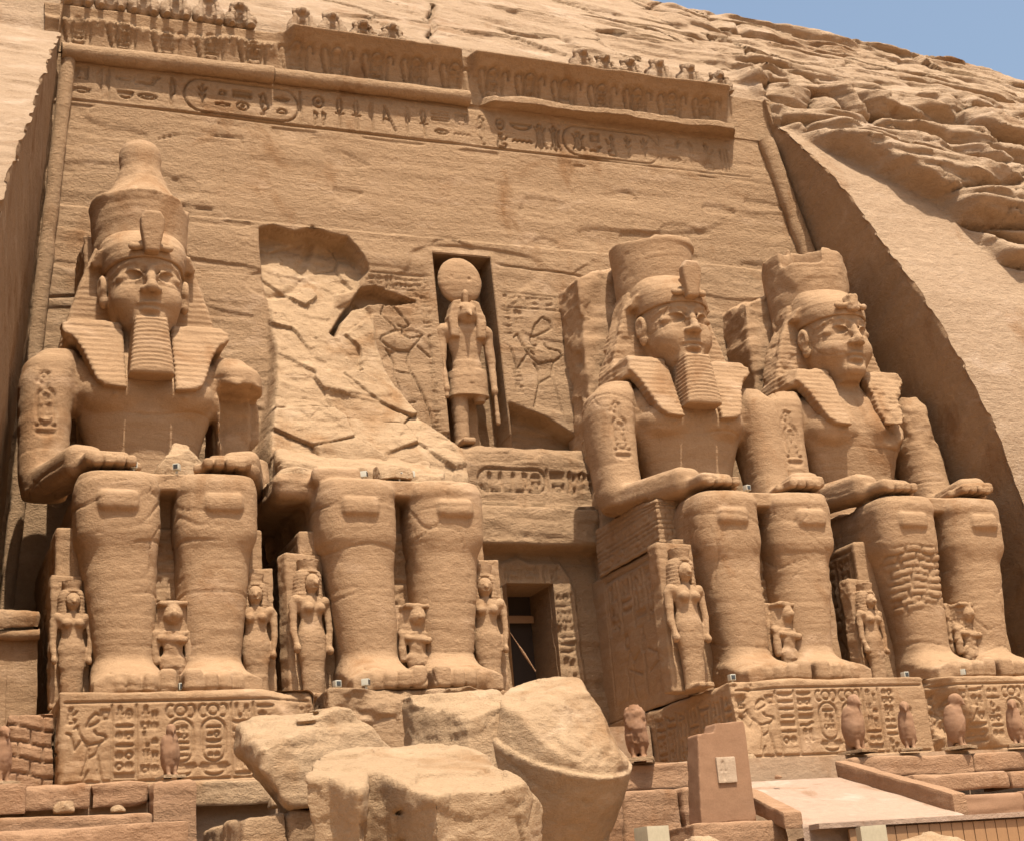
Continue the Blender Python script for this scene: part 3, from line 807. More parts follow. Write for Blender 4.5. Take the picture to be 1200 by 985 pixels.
# reveals: the two inner side faces of the cutting
def reveal(side):
    zz = np.linspace(-9, 26.9, 420); tt = np.linspace(0, 1, 90)
    Zr, T = np.meshgrid(zz, tt, indexing='ij')
    ya = wall_y(Zr)+.6
    ye = np.interp(Zr, *(ER if side else EL))
    ye = np.where(Zr > 25.4, np.minimum(ye, wall_y(Zr)), ye)-.06
    Yr = ya+(ye-ya)*T
    if side: Xr = right_x(Zr)
    else: Xr = left_x(Zr)-.12*np.maximum(wall_y(Zr)-Yr, 0)
    tool = Zr*1.0+.45*Yr
    n = .05*fbm(Yr*.6, Zr*.6, 0*Zr, 4, 18)+.03*vnoise(Yr*.2, tool*1.9, 0*Zr, 19)+.025*np.minimum(vnoise(Yr*.5, tool*4.5, 0*Zr, 20), 0)
    e = smooth(.97, 1.0, T)
    jg = .10*fbm(Zr*1.8, 0*Zr, 0*Zr, 4, 15)+.05*np.sign(vnoise(Zr*3.1, 0*Zr, 0*Zr, 16))
    n = n*(1-e)-e*jg
    Xr = Xr+n*(-1 if side else 1)
    V = np.stack([Xr, Yr, Zr], -1).reshape(-1, 3)
    return V, grid_quads(len(zz), len(tt), flip=bool(side))
tpart("side_reveal", *reveal(0), M_WALL)
tpart("side_reveal", *reveal(1), M_WALL)

# niche of the falcon-headed god
def open_box(x0, x1, y0, y1, z0, z1, n=14):
    Vs, Qs = [], []; b = 0
    def f(o, u, v):
        nonlocal b
        a, c = np.meshgrid(np.linspace(0, 1, n), np.linspace(0, 1, n), indexing='ij')
        V = np.array(o)+a[..., None]*np.array(u)+c[..., None]*np.array(v)
        Vs.append(V.reshape(-1, 3)); Qs.append(grid_quads(n, n)+b); b += n*n
    dx, dy, dz = x1-x0, y1-y0, z1-z0
    f((x0, y1, z0), (dx, 0, 0), (0, 0, dz))
    f((x0, y0, z0), (0, dy, 0), (0, 0, dz))
    f((x1, y1, z0), (0, -dy, 0), (0, 0, dz))
    f((x0, y1, z1), (dx, 0, 0), (0, -dy, 0))
    f((x0, y0, z0), (dx, 0, 0), (0, dy, 0))
    return np.concatenate(Vs), np.concatenate(Qs)
V, Q = open_box(11.28, 13.64, wall_y(14)-.03, wall_y(14)+1.5, 10.1, 18.0, 60)
V = V.copy(); V[:, 1] += .08*(V[:, 2]-14)
tpart("niche", V, Q, M_WALL)

# entrance: dark passage behind the doorway
V, Q = open_box(DOOR[0]-.02, DOOR[1]+.02, 1.3, 14.0, -1.0, DOOR[3]+.02, 30)
tpart("doorway", V, Q, M_WALL)

# horizontal and side roll mouldings (the broken one in three pieces)
def roll(pts, r, seed, n=20, seg=.12):
    pts = np.array(pts, float); L = np.r_[0, np.cumsum(np.linalg.norm(np.diff(pts, axis=0), axis=1))]
    s = np.linspace(0, L[-1], int(L[-1]/seg)+2)
    C = np.stack([np.interp(s, L, pts[:, i]) for i in range(3)], -1)
    T = np.gradient(C, axis=0); T /= np.linalg.norm(T, axis=1, keepdims=True)
    up = np.array([0, 1.0, 0]); B = np.cross(T, up); B /= np.linalg.norm(B, axis=1, keepdims=True); Nn = np.cross(B, T)
    a = np.linspace(0, 2*math.pi, n, endpoint=False)
    R = r*(1+.10*fbm(s*.9, 0*s, 0*s, 3, seed))[:, None, None]
    V = C[:, None, :]+R*(np.cos(a)[None, :, None]*B[:, None, :]+np.sin(a)[None, :, None]*Nn[:, None, :])
    i = np.arange(len(s)*n).reshape(len(s), n); j = np.roll(i, -1, 1)
    Q = np.stack([i[:-1], j[:-1], j[1:], i[1:]], -1).reshape(-1, 4)
    V = V.reshape(-1, 3)
    Nrm = (V.reshape(len(s), n, 3)-C[:, None, :]).reshape(-1, 3); Nrm /= np.linalg.norm(Nrm, axis=1, keepdims=True)
    x, y, z = V.T
    V = V+Nrm*(.05*fbm(x*1.1, y*1.1, z*1.1, 4, seed))[:, None]
    return V, Q
def on_wall(x, z, o=0.0): return (x, wall_y(z)-o, z)
tpart("roll_moulding", *roll([on_wall(-2.3, 24.85, .22), on_wall(5.45, 24.98, .22)], .33, 31), M_WALL)
tpart("roll_moulding", *roll([on_wall(5.5, 25.0, .16), on_wall(13.4, 25.08, .16)], .31, 32), M_WALL)
tpart("roll_moulding", *roll([on_wall(left_x(25)+.35, 24.8, .1), on_wall(left_x(12)+.35, 12, .1), on_wall(left_x(-2.5)+.35, -2.5, .1)], .26, 34), M_WALL)
tpart("roll_moulding", *roll([on_wall(27.05, 24.9, .1), on_wall(right_x(12)-.4, 12, .1), on_wall(right_x(-2)-.4, -2, .1)], .36, 35), M_WALL)

# cavetto cornice with its row of tall ring signs; broken back in places
cxs = np.arange(-2.9, 27.9, .06).astype(np.float32); ct = np.arange(24.9, 26.95, .05).astype(np.float32)
X, Z = np.meshgrid(cxs, ct, indexing='ij')
t = (Z-25.15)/1.75
cav = .06+.95*np.clip(t, 0, 1)**2.1
C = np.zeros_like(X)
rng = random.Random(5)
x = -1.7
S = []
while x < 25.0:
    S.append(arc(x, 26.22, .26, .3, 0, 180, 9)+arc(x, 25.62, .26, .28, 180, 360, 9)+[(x+.26, 26.22)])
    S += col_text(rng, x-.2, x+.2, 25.5, 26.35, False)
    S.append(arc(x+.52, 26.25, .15, .2, -20, 200, 8)+[(x+.42, 25.35)])
    S.append(arc(x-.5, 26.25, .15, .2, -20, 200, 8)+[(x-.4, 25.35)])
    x += 1.62
carve(C, cxs, ct, S, .034, .13, .035)
brk = fbm(X*.35, Z*.3, 0*X, 4, 44)
# upper left stretch has lost its overhang; the right one keeps its crisp lip
lost = smooth(6.2, 5.6, X)*smooth(26.15, 26.5, Z+.25*fbm(X*.6, 0*X, 0*X, 3, 45))
lost = np.maximum(lost, smooth(25.1, 25.6, X))
lost = np.maximum(lost, smooth(.5, .2, np.abs(X-6.1+.4*(Z-26)))*.8)
lost = np.maximum(lost, smooth(.35, .1, np.abs(X-13.6+.3*(Z-26)))*.7)
lip = cav*(1-.8*lost)
Dd = lip+.05*fbm(X*.8, Z*1.0, 0*X, 4, 46)+C*(1-.5*lost)-.10*smooth(.2, .6, brk)*(1-lost)
low = smooth(25.35, 25.2, Z+.12*fbm(X*.9, 0*X, 0*X, 3, 47))*smooth(13.8, 14.5, X)*smooth(25.6, 25.2, X)
Dd = Dd+.62*low*(1+.5*fbm(X*.7, 0*X, 0*X, 4, 48))     # the broken, undercut band where the moulding fell off
P = np.stack([X, wall_y(Z)-Dd, Z], -1)
topr = []
for dy, dz in ((.10, .05), (.5, .12), (1.2, .16), (2.2, .2)):
    topr.append(np.stack([cxs, P[:, -1, 1]+dy, P[:, -1, 2]+dz+.03*fbm(cxs*1.2, 0*cxs, 0*cxs, 3, 49)], -1)[:, None, :])
botr = [np.stack([cxs, P[:, 0, 1]+.9, P[:, 0, 2]+.02], -1)[:, None, :]]
P = np.concatenate(botr+[P]+topr, 1)
tpart("cornice", P.reshape(-1, 3), grid_quads(len(cxs), P.shape[1]), M_WALL)

# ---- forecourt terraces
lower_terrace_V, lower_terrace_Q = carved_box((-40, -27, -9), (60, -10, -6.7), .1, .6, amp=.05, strata=0, seed=4)
o = obj("forecourt", lower_terrace_V, lower_terrace_Q, M_SAND); o["kind"] = "structure"
V, Q = carved_box((-30, -11.6, -8), (50, 5, -2.75), .08, .35, amp=.04, strata=.02, seed=5)
o = obj("terrace", V, Q, M_SAND); o["kind"] = "structure"

V, Q = carved_box((5.5, -2.0, -2.8), (15.9, 22.0, -.55), .08, .3, amp=.03, strata=.02, seed=6)
o = obj("entrance_floor", V, Q, M_SAND); o["kind"] = "structure"
# ================================================================== COLOSSI
SEEDS = {0: 3, 1: 13, 2: 23, 3: 33}
def build_body(k):
    """seated king in local metres: x to the photo's right, -y towards the viewer. k: which of the four"""
    full = k != 1
    v = Vol((-4.3, -7.7, -.12), (4.3, 1.4, 15.6 if full else 9.2), .055)
    for s in (-1, 1):
        c = 1.33
        v.add(loft([-.1, .6, 1.2, 1.6, 2.2, 3, 4, 5, 5.7, 6.2], [s*q for q in (1.16, 1.16, 1.16, 1.18, 1.2, 1.26, 1.3, 1.33, 1.36, 1.36)], [-4.75, -4.75, -4.8, -4.8, -4.8, -4.75, -4.72, -4.75, -4.8, -4.8],
                   [.90, .88, .84, .87, .92, .98, 1.03, 1.06, 1.07, 1.06], [1.0, .98, .92, .92, .97, 1.03, 1.06, 1.06, 1.04, 1.0], 2.6))
        v.add(rbox((s*1.38, -2.5, 5.28), (1.08, 3.32, 1.1), .55), .35)
        v.add(rbox((s*1.44, -5.82, 5.42), (.57, .22, .30), .20), .04)                      # kneecap
        v.add(ell((s*1.25, -5.55, 5.95), (.9, .35, .3)), .2)
        v.add(ell((s*.66, -5.25, 4.3), (.34, .38, .85)), .12)                        # inner calf
        # foot
        cxf = s*1.15
        def foot(X, Y, Z, cxf=cxf, s=s):
            y = Y.ravel()
            ht = np.interp(y, [-7.3, -7.05, -6.6, -6.0, -5.4, -4.8], [.30, .50, .62, .88, 1.3, 1.7]).astype(np.float32)[None, :, None]
            w = np.interp(y, [-7.3, -6.9, -6.4, -5.6, -4.8, -3.8], [.98, 1.04, 1.05, .97, .86, .8]).astype(np.float32)[None, :, None]
            dx = (np.abs(X-cxf)/w)
            h2 = ht*np.maximum(1-.45*dx**3, .2)
            a = np.abs(X-cxf)-w; b = (Z-h2)*.85; c = np.maximum(-6.95-Y, Y+3.7)
            m_ = np.maximum(np.maximum(a, b), c)
            return m_
        v.add((foot, (cxf-1.1, -7.0, -.12), (cxf+1.1, -3.6, 1.9)), .18)
        xs_ = [.34, .78, 1.16, 1.53, 1.88]; ws_ = [.26, .20, .19, .18, .17]; ls_ = [-7.12, -7.16, -7.08, -6.98, -6.84]; hs_ = [.27, .22, .21, .2, .19]
        for q in range(5):
            v.add(rbox((s*xs_[q], ls_[q]+.38, hs_[q]), (ws_[q], .44, hs_[q]+.06), .16), .035)
            v.add(ell((s*xs_[q], ls_[q]+.05, hs_[q]*1.1), (ws_[q]*.8, .12, hs_[q]*.8)), .03)
            if q: v.cut(cone((s*(xs_[q]-ws_[q]-.01), ls_[q]-.2, .48), (s*(xs_[q]-ws_[q]), ls_[q]+.42, .60), .045, .03), .04)
    # kilt: flat lap between the thighs
    v.add(rbox((0, -2.6, 6.12), (.8, 2.85, .25), .05), .05)
    v.add(rbox((0, -1.9, 5.3), (.9, 2.45, .9), .05), .05)
    v.add(rbox((0, -1.2, 5.6), (2.35, 1.9, .9), .5), .3)
    if k == 1:
        # only a broken stump of the trunk is left
        v.add(rbox((-2.75, -2.3, 6.55), (.85, 2.3, .55), .35), .25)
        v.add(rbox((-1.9, -4.3, 6.55), (.75, 1.0, .28), .2), .15)
        v.add(rbox((.1, .4, 7.2), (2.7, 1.7, 1.8), .3), .4)
        halfspace_cut(v, (0, -1.2, 8.0), (.05, -.62, .78), .1, (-4, -4, 6.9), (4, 1.5, 9.2))
        v.noise(lambda X, Y, Z: .30*fbm(X*.9, Y*.9, Z*1.1, 5, 71)*smooth(6.0, 6.7, Z), (-4.3, -4.9, 5.8), (4.3, 1.5, 9.3))
        return v
    # trunk
    v.add(loft([5.6, 6.6, 7.4, 8.2, 9.2, 10.0, 10.7, 11.3, 11.75], 0, [-.7]*9, [2.05, 1.75, 1.62, 1.66, 1.95, 2.35, 2.5, 2.25, 1.3], [1.25, 1.1, 1.0, 1.0, 1.15, 1.22, 1.15, .95, .6], 2.4), .2)
    for s in (-1, 1):
        v.add(ell((s*.98, -1.50, 10.08), (1.02, .64, .74)), .14)
        v.add(ell((s*1.05, -2.10, 9.85), (.10, .06, .09)), .03)
        v.add(loft([6.75, 7.3, 8.2, 9.4, 10.4, 11.05, 11.5], [s*q for q in (3.0, 3.03, 3.02, 3.0, 2.95, 2.85, 2.6)], [-1.35, -1.25, -1.0, -.85, -.78, -.75, -.75], [.66, .74, .75, .79, .84, .84, .55], [.75, .9, .95, 1.0, 1.06, 1.0, .7], 2.6), .16)
        v.add(rbox((s*2.64, -2.95, 6.98), (.56, 1.95, .48), .34, mm(rotz(-s*.26), rotx(.05))), .18)
        v.add(rbox((s*1.82, -4.75, 6.72), (.62, .95, .2), .16, rotz(-s*.15)), .18)
        for q in range(4):
            xq = s*(1.06+.31*q)
            v.add(rbox((xq, -5.25, 6.62), (.14, .62-.05*abs(q-1.3), .15), .08), .015)
        v.add(rbox((s*.96, -4.75, 6.6), (.13, .55, .14), .09, rotz(-s*.25)), .03)
    v.add(loft([10.9, 11.6, 12.4], 0, -.6, [1.15, .92, .86], [1.0, .95, .95], 2.0), .25)
    # head
    HZ = [11.9, 12.2, 12.6, 13.1, 13.6, 14.2, 14.7, 15.1]
    HX = [.50, .74, .97, 1.11, 1.175, 1.19, 1.18, 1.1]; HY = [1.0, 1.3, 1.5, 1.62, 1.66, 1.68, 1.66, 1.5]; HC = [-.95, -.85, -.72, -.64, -.62, -.62, -.62, -.6]
    v.add(loft(HZ, 0, HC, HX, HY, 2.15), .15)
    def fy(x, z):
        rx, ry, c = np.interp(z, HZ, HX), np.interp(z, HZ, HY), np.interp(z, HZ, HC)
        return c-ry*(1-min(abs(x)/rx, .98)**2.15)**(1/2.15)
    def line(pts, r, k=.03, o=0.0):
        P = [(x, fy(x, z)-o, z) for x, z in pts]
        for a, b in zip(P[:-1], P[1:]): v.add(cone(a, b, r, r), k)
    v.add(ell((0, -1.92, 12.28), (.46, .40, .30)), .18)
    for s in (-1, 1):
        v.add(ell((s*.60, -1.66, 13.15), (.42, .46, .44)), .35)
        e = fy(.58, 13.8)
        v.cut(ell((s*.58, e-.26, 13.80), (.46, .35, .225)), .08)
        v.add(ell((s*.57, e+.31, 13.79), (.44, .27, .205)), .02)
        line([(s*.18, 13.73), (s*.34, 13.92), (s*.58, 14.01), (s*.82, 13.94), (s*1.03, 13.78)], .045, .02, .025)
        line([(s*.20, 13.70), (s*.40, 13.61), (s*.60, 13.585), (s*.82, 13.66), (s*1.03, 13.77)], .032, .02, .01)
        line([(s*.14, 14.12), (s*.4, 14.23), (s*.66, 14.26), (s*.90, 14.18), (s*1.08, 14.04)], .042, .06, .0)
        v.add(ell((s*.2, -2.36, 13.27), (.15, .17, .12)), .06)
        v.cut(ell((s*.12, -2.5, 13.15), (.06, .08, .05)), .03)
        # ear
        v.add(ell((s*1.30, -.85, 13.82), (.17, .34, .44)), .04)
        v.add(ell((s*1.27, -.92, 13.36), (.14, .19, .26)), .08)
        v.cut(ell((s*1.47, -.98, 13.82), (.10, .19, .29)), .05)
        v.add(ell((s*1.37, -.92, 13.72), (.06, .09, .15)), .04)
        v.cut(ell((s*.42, fy(.42, 12.73)-.12, 12.73), (.09, .12, .07)), .08)
    v.add(cone((0, -2.27, 14.02), (0, -2.53, 13.30), .12, .165), .10)
    v.add(ell((0, -2.54, 13.27), (.17, .15, .13)), .06)
    v.add(ell((0, -2.15, 12.87), (.40, .20, .09)), .04)
    v.add(ell((0, -2.14, 12.66), (.34, .20, .10)), .04)
    v.cut(cone((-.36, -2.33, 12.765), (.36, -2.33, 12.765), .025, .025), .03)
    v.cut(cone((0, -2.44, 13.05), (0, -2.38, 12.93), .03, .035), .05)
    v.cut(ell((0, -2.26, 12.48), (.34, .10, .06)), .08)
    # forehead band and bracelet lines
    nz = lambda sd: (lambda X, Y, Z: .22*fbm(X*.8, Y*.8, Z*.9, 4, sd))
    if k == 0:
        # his left shoulder and upper arm have broken away
        v.cut(rbox((3.25, -1.5, 9.25), (1.0, 1.3, 1.22), .12, rotz(-.25)), .08)
        v.add(rbox((2.8, .15, 8.8), (.62, .65, 1.8), .12), .08)
        v.noise(lambda X, Y, Z: .16*fbm(X*1.4, Y*1.4, Z*1.4, 4, 5)*smooth(1.9, 2.4, X)*smooth(11.0, 10.4, Z)*smooth(7.8, 8.3, Z), (1.8, -3, 7.6), (4.3, 1.3, 11.2))
    if k == 2:
        v.cut(rbox((-3.9, -1.9, 6.55), (.9, 1.4, .35), .1, roty(.25)), .1)
    if k == 3:
        # his left breast and shoulder are eaten away
        v.cut(ell((1.9, -2.15, 10.6), (1.15, .5, 1.2)), .15)
        v.cut(ell((1.3, -2.3, 9.6), (.7, .5, .5)), .1)
        v.cut(ell((3.7, -1.6, 10.6), (.5, 1.0, .9)), .2)
        v.noise(lambda X, Y, Z: .14*fbm(X*1.6, Y*1.6, Z*1.6, 4, 91)*smooth(.6, 1.3, X)*smooth(9, 9.6, Z)*smooth(12.2, 11.6, Z), (.5, -3, 8.8), (4.3, .6, 12.4))
    return v

def nemes(k):
    v = Vol((-3.0, -2.9, 9.4), (3.0, 1.5, 16.1), .05)
    v.add(loft([14.38, 14.62, 15.0, 15.4, 15.8], 0, [-.63, -.60, -.50, -.30, -.1], [1.27, 1.33, 1.38, 1.40, 1.30], [1.74, 1.76, 1.72, 1.56, 1.3], 2.15))
    W = [(0, 15.5), (1.50, 15.45), (1.66, 15.0), (1.95, 14.2), (2.25, 13.2), (2.5, 12.3), (2.55, 11.9), (2.4, 11.5), (0, 11.3)]
    for s in (-1, 1):
        v.add(prism([(s*a, b) for a, b in W], -.50, .75, .15))
        # cloth flaring out over the ear
        v.add(prism([(s*a, b) for a, b in [(1.0, 15.1), (1.46, 15.1), (1.68, 14.70), (1.56, 14.56), (1.32, 14.66), (1.0, 14.72)]], -.98, .4, .05, lambda Z: -.35*(Z-14.9)), .10)
        v.add(prism([(s*a, b) for a, b in [(.74, 12.1), (1.3, 12.5), (2.25, 12.5), (2.60, 12.3), (2.56, 12.0), (2.22, 11.75), (1.98, 11.3), (1.78, 10.7), (1.62, 10.25), (1.4, 10.05), (.74, 9.97)]], -2.40, -1.80, .09, lambda Z: .38*(Z-10.0)), .05)
        v.add(rbox((s*1.6, -.75, 12.1), (.85, .75, .38), .15), .1)
    st = lambda X, Y, Z: .013*(1+.7*vnoise(X*1.2, Y*1.2, Z*1.2, 8))*np.sin(Z*2*math.pi/.19+.6*np.sin(X*.4)+.8*vnoise(X*.6, 0*Y, Z*.6, 7))*(smooth(12.9, 12.7, Z)+smooth(14.3, 14.0, Z)*.9+.2*smooth(14.8, 15.0, Z)).clip(0, 1)
    v.noise(st)
    v.cut(cone((-1.4, -2.46, 14.60), (1.4, -2.46, 14.60), .03, .03), .02)
    if k == 2:
        v.cut(ell((-2.75, -1.5, 12.2), (.45, .9, .55)), .15)
        v.noise(lambda X, Y, Z: .20*np.clip(fbm(X*1.3, Y*1.3, Z*1.3, 4, 14)+.1, 0, 1)*smooth(-1.3, -1.7, X)*smooth(12.4, 12.8, Z))
    if k == 3:
        v.noise(lambda X, Y, Z: .30*np.clip(fbm(X*1.2, Y*1.2, Z*1.2, 4, 16)+.25, 0, 1)*smooth(.4, 1.0, X)*smooth(12.6, 12.2, Z))
        v.cut(ell((-2.7, -1.6, 12.4), (.5, .8, .6)), .15)
        v.noise(lambda X, Y, Z: .22*np.clip(fbm(X*1.3, Y*1.3, Z*1.3, 4, 15)+.1, 0, 1)*smooth(-1.2, -1.6, X)*smooth(12.2, 12.6, Z))
    return v

def crown(k):
    v = Vol((-2.3, -2.4, 14.3), (2.3, 2.4, 20.0), .055)
    if k == 0:
        v.add(loft([14.5, 15.6, 16.5, 17.1], 0, .0, [1.48, 1.52, 1.58, 1.64], [1.50, 1.52, 1.58, 1.64], 2.0))
        v.add(loft([16.9, 17.25, 17.7, 18.1, 18.5, 18.9, 19.2, 19.45], 0, -.1, [1.5, 1.3, .98, .76, .66, .70, .70, .55], [1.5, 1.3, .98, .76, .66, .70, .70, .55], 2.0), .08)
        v.noise(lambda X, Y, Z: .10*fbm(X*1.5, Y*1.5, Z*1.2, 4, 9)*smooth(16.8, 17.1, Z)*smooth(18.6, 18.2, Z), (-2.3, -2.4, 16.6), (2.3, 2.4, 19))
        v.cut(ell((1.55, -.9, 17.15), (.35, .5, .3)), .1)
    elif k == 2:
        v.add(loft([14.5, 15.6, 16.6, 17.5], -.05, .1, [1.46, 1.48, 1.52, 1.58], [1.46, 1.48, 1.52, 1.58], 2.0))
        v.add(loft([17.3, 17.8, 18.05], .1, .1, [1.5, 1.2, .8], [1.5, 1.2, .8], 2.0), .25)
        halfspace_cut(v, (0, 0, 17.72), (-.10, -.25, 1), .08, rough=lambda X, Y, Z: .25*fbm(X*1.2, Y*1.2, Z, 4, 19))
    else:
        v.add(loft([14.5, 15.6, 16.6, 17.7], -.05, .3, [1.52, 1.56, 1.6, 1.58], [1.52, 1.6, 1.65, 1.6], 2.0))
        v.add(rbox((.15, .2, 17.5), (1.0, 1.1, .6), .1, rotz(.3)), .1)
        v.cut(rbox((-1.0, -.9, 17.5), (.8, .7, .5), .1, rotz(.5)), .1)
        halfspace_cut(v, (0, 0, 17.85), (.22, -.1, 1), .08, rough=lambda X, Y, Z: .28*fbm(X*1.1, Y*1.1, Z, 4, 29))
        v.noise(lambda X, Y, Z: .10*fbm(X*1.3, Y*1.3, Z*1.1, 4, 30)*smooth(15.6, 16.4, Z))
    return v

def uraeus(k):
    v = Vol((-.8, -3.1, 14.2), (.8, -1.2, 16.2), .035)
    if k == 3:
        v.add(rbox((0, -2.4, 14.8), (.2, .25, .35), .1))
        v.noise(lambda X, Y, Z: .10*fbm(X*3, Y*3, Z*3, 3, 12))
    else:
        v.add(prism([(-.22, 14.45), (.22, 14.45), (.36, 15.2), (.38, 15.55), (.24, 15.78), (-.24, 15.78), (-.38, 15.55), (-.36, 15.2)], -2.70, -2.30, .09, lambda Z: -.12*(Z-14.5)))
        v.add(rbox((0, -2.2, 14.95), (.12, .35, .5), .05), .05)
        for zz in (14.7, 14.95, 15.2): v.cut(cone((-.4, -2.74-.12*(zz-14.5), zz), (.4, -2.74-.12*(zz-14.5), zz), .02, .02), .03)
    for s in (-1, 1):
        v.add(cone((s*.15, -2.42, 14.72), (s*.5, -2.38, 14.68), .09, .12), .06)
        v.add(ell((s*.58, -2.34, 14.72), (.13, .1, .13)), .04)
        v.cut(ell((s*.42, -2.5, 14.82), (.1, .06, .05)), .03)
    return v

def beard():
    v = Vol((-1.0, -2.95, 10.1), (1.0, -1.0, 12.7), .035)
    v.add(prism([(-.50, 12.36), (.50, 12.36), (.68, 10.40), (-.68, 10.40)], -2.55, -1.35, .12, lambda Z: .10*(Z-11.3)))
    v.noise(lambda X, Y, Z: .013*np.sin((Z+.25*np.abs(X)**2)*2*math.pi/.14+.7*vnoise(X*1.5, 0*Y, Z*2, 3))*smooth(10.5, 10.65, Z)*smooth(-1.6, -1.9, Y))
    return v

def prince(v_h=.03):
    v = Vol((-.75, -.6, 0), (.75, .55, 2.55), v_h)
    v.add(rbox((0, .30, 1.22), (.52, .18, 1.22), .05))
    v.add(loft([1.45, 1.6, 1.9, 2.2, 2.38], 0, .10, [.36, .44, .40, .36, .33], [.24, .30, .32, .34, .32], 2.6), .04)
    v.add(ell((0, -.18, 2.08), (.23, .22, .27)), .04)
    v.add(rbox((0, -.06, 2.34), (.36, .26, .06), .04), .05)
    v.add(cone((0, -.08, 1.6), (0, -.1, 1.95), .15, .13), .05)
    for s in (-1, 1):
        v.cut(ell((s*.09, -.41, 2.12), (.07, .05, .04)), .02)
        v.add(cone((s*.38, -.05, 1.6), (s*.40, -.06, .95), .12, .09), .05)
        v.add(cone((s*.14, -.12, .95), (s*.13, -.14, .1), .17, .12), .06)
        v.add(rbox((s*.14, -.28, .08), (.11, .25, .08), .05), .04)
    v.add(loft([.8, 1.1, 1.3, 1.65], 0, -.1, [.30, .24, .25, .36], [.2, .17, .2, .2]), .06)
    v.add(cone((-.3, -.2, 1.5), (.25, -.32, 1.42), .09, .09), .04)
    v.add(ell((0, -.40, 2.05), (.05, .06, .09)), .03)
    v.cut(ell((0, -.42, 1.93), (.1, .04, .02)), .02)
    v.noise(lambda X, Y, Z: .03*fbm(X*4, Y*4, Z*4, 3, 5))
    return v

COLOSSI = [(0.0, "leftmost colossus, seated king with bulb-topped double crown, long beard and full face"),
           (6.83, "broken colossus with no trunk or head, only its legs and lap, second from left"),
           (19.06, "third seated colossus, bearded, its worn crown cut flat, just right of the doorway"),
           (25.9, "rightmost colossus, seated king without a beard, eroded chest, against the dark reveal")]

def panel_signs(rng, k):
    F = []
    z0, z1 = -2.28, -.42
    F.append([(-2.95, z1+.08), (3.3, z1+.08)]); F.append([(-2.95, z0-.03), (3.3, z0-.03)])
    # offering figure at the left, columns of signs, two crowned name rings on collars
    for st in [KING_B[q] for q in (0, 4, 5, 8, 9, 10, 12)]: F.append([(-2.92+(a-13.75)*.40, -2.30+(b-11.35)*.40) for a, b in st])
    F += [[(-2.4, -2.02), (-2.5, -2.28), (-2.3, -2.28)], [(-2.15, -2.0), (-2.05, -2.28), (-1.85, -2.28)]]
    F += put('man', -2.95, -.85, .3, .38)+put('house', -2.1, -.8, .26, .3)
    F += col_text(rng, -1.82, -1.22, z0, z1); F += col_text(rng, -1.18, -.60, z0, z1, False)
    for xc in (-.12, .70):
        F += [arc(xc, -.58, .14, .13, 0, 360, 14), arc(xc-.26, -.60, .10, .16, 60, 300, 8), arc(xc+.26, -.60, .10, .16, -120, 120, 8)]
        F += cartouche(rng, xc, -1.88, -.80, .60)
        F += [[(xc-.36, -2.0), (xc+.36, -2.0)], arc(xc, -2.0, .32, .22, 180, 360, 10), [(xc-.28, -2.06), (xc+.28, -2.06)]]
    F += col_text(rng, 1.16, 1.72, z0, z1)
    F += col_text(rng, 1.78, 2.32, z0, z1, False); F += col_text(rng, 2.4, 2.9, z0, z1-.5, False)
    return F

def nile_panel(y0, y1, z0, z1, rng):
    """throne side: two river gods tying plants round a post, under columns of signs (strokes in y,z)"""
    S = [[(y0+.15, z0+.1), (y0+.15, z1-.15), (y1-.15, z1-.15), (y1-.15, z0+.1)]]
    w = (y1-y0-.5)/5
    for i in range(5): S += col_text(rng, y0+.25+i*w, y0+.25+(i+.92)*w, z0+.55*(z1-z0), z1-.3, True)
    yc = .5*(y0+y1)
    S += [[(yc-.05, z0+.2), (yc-.05, z0+2.4)], [(yc+.05, z0+.2), (yc+.05, z0+2.4)], arc(yc, z0+1.9, .2, .3, 0, 360, 10)]
    for s in (-1, 1):
        b = yc+s*1.25
        S += [arc(b, z0+2.15, .2, .22, 0, 360, 10), [(b-s*.2, z0+1.9), (b+s*.25, z0+1.3), (b+s*.1, z0+.8), (b+s*.35, z0+.15)], [(b-s*.15, z0+1.9), (b-s*.35, z0+1.4), (b-s*.95, z0+1.65)], [(b-s*.3, z0+1.3), (b-s*.2, z0+.8), (b-s*.45, z0+.15)], [(b, z0+1.2), (b-s*.95, z0+.9)]]
    return S

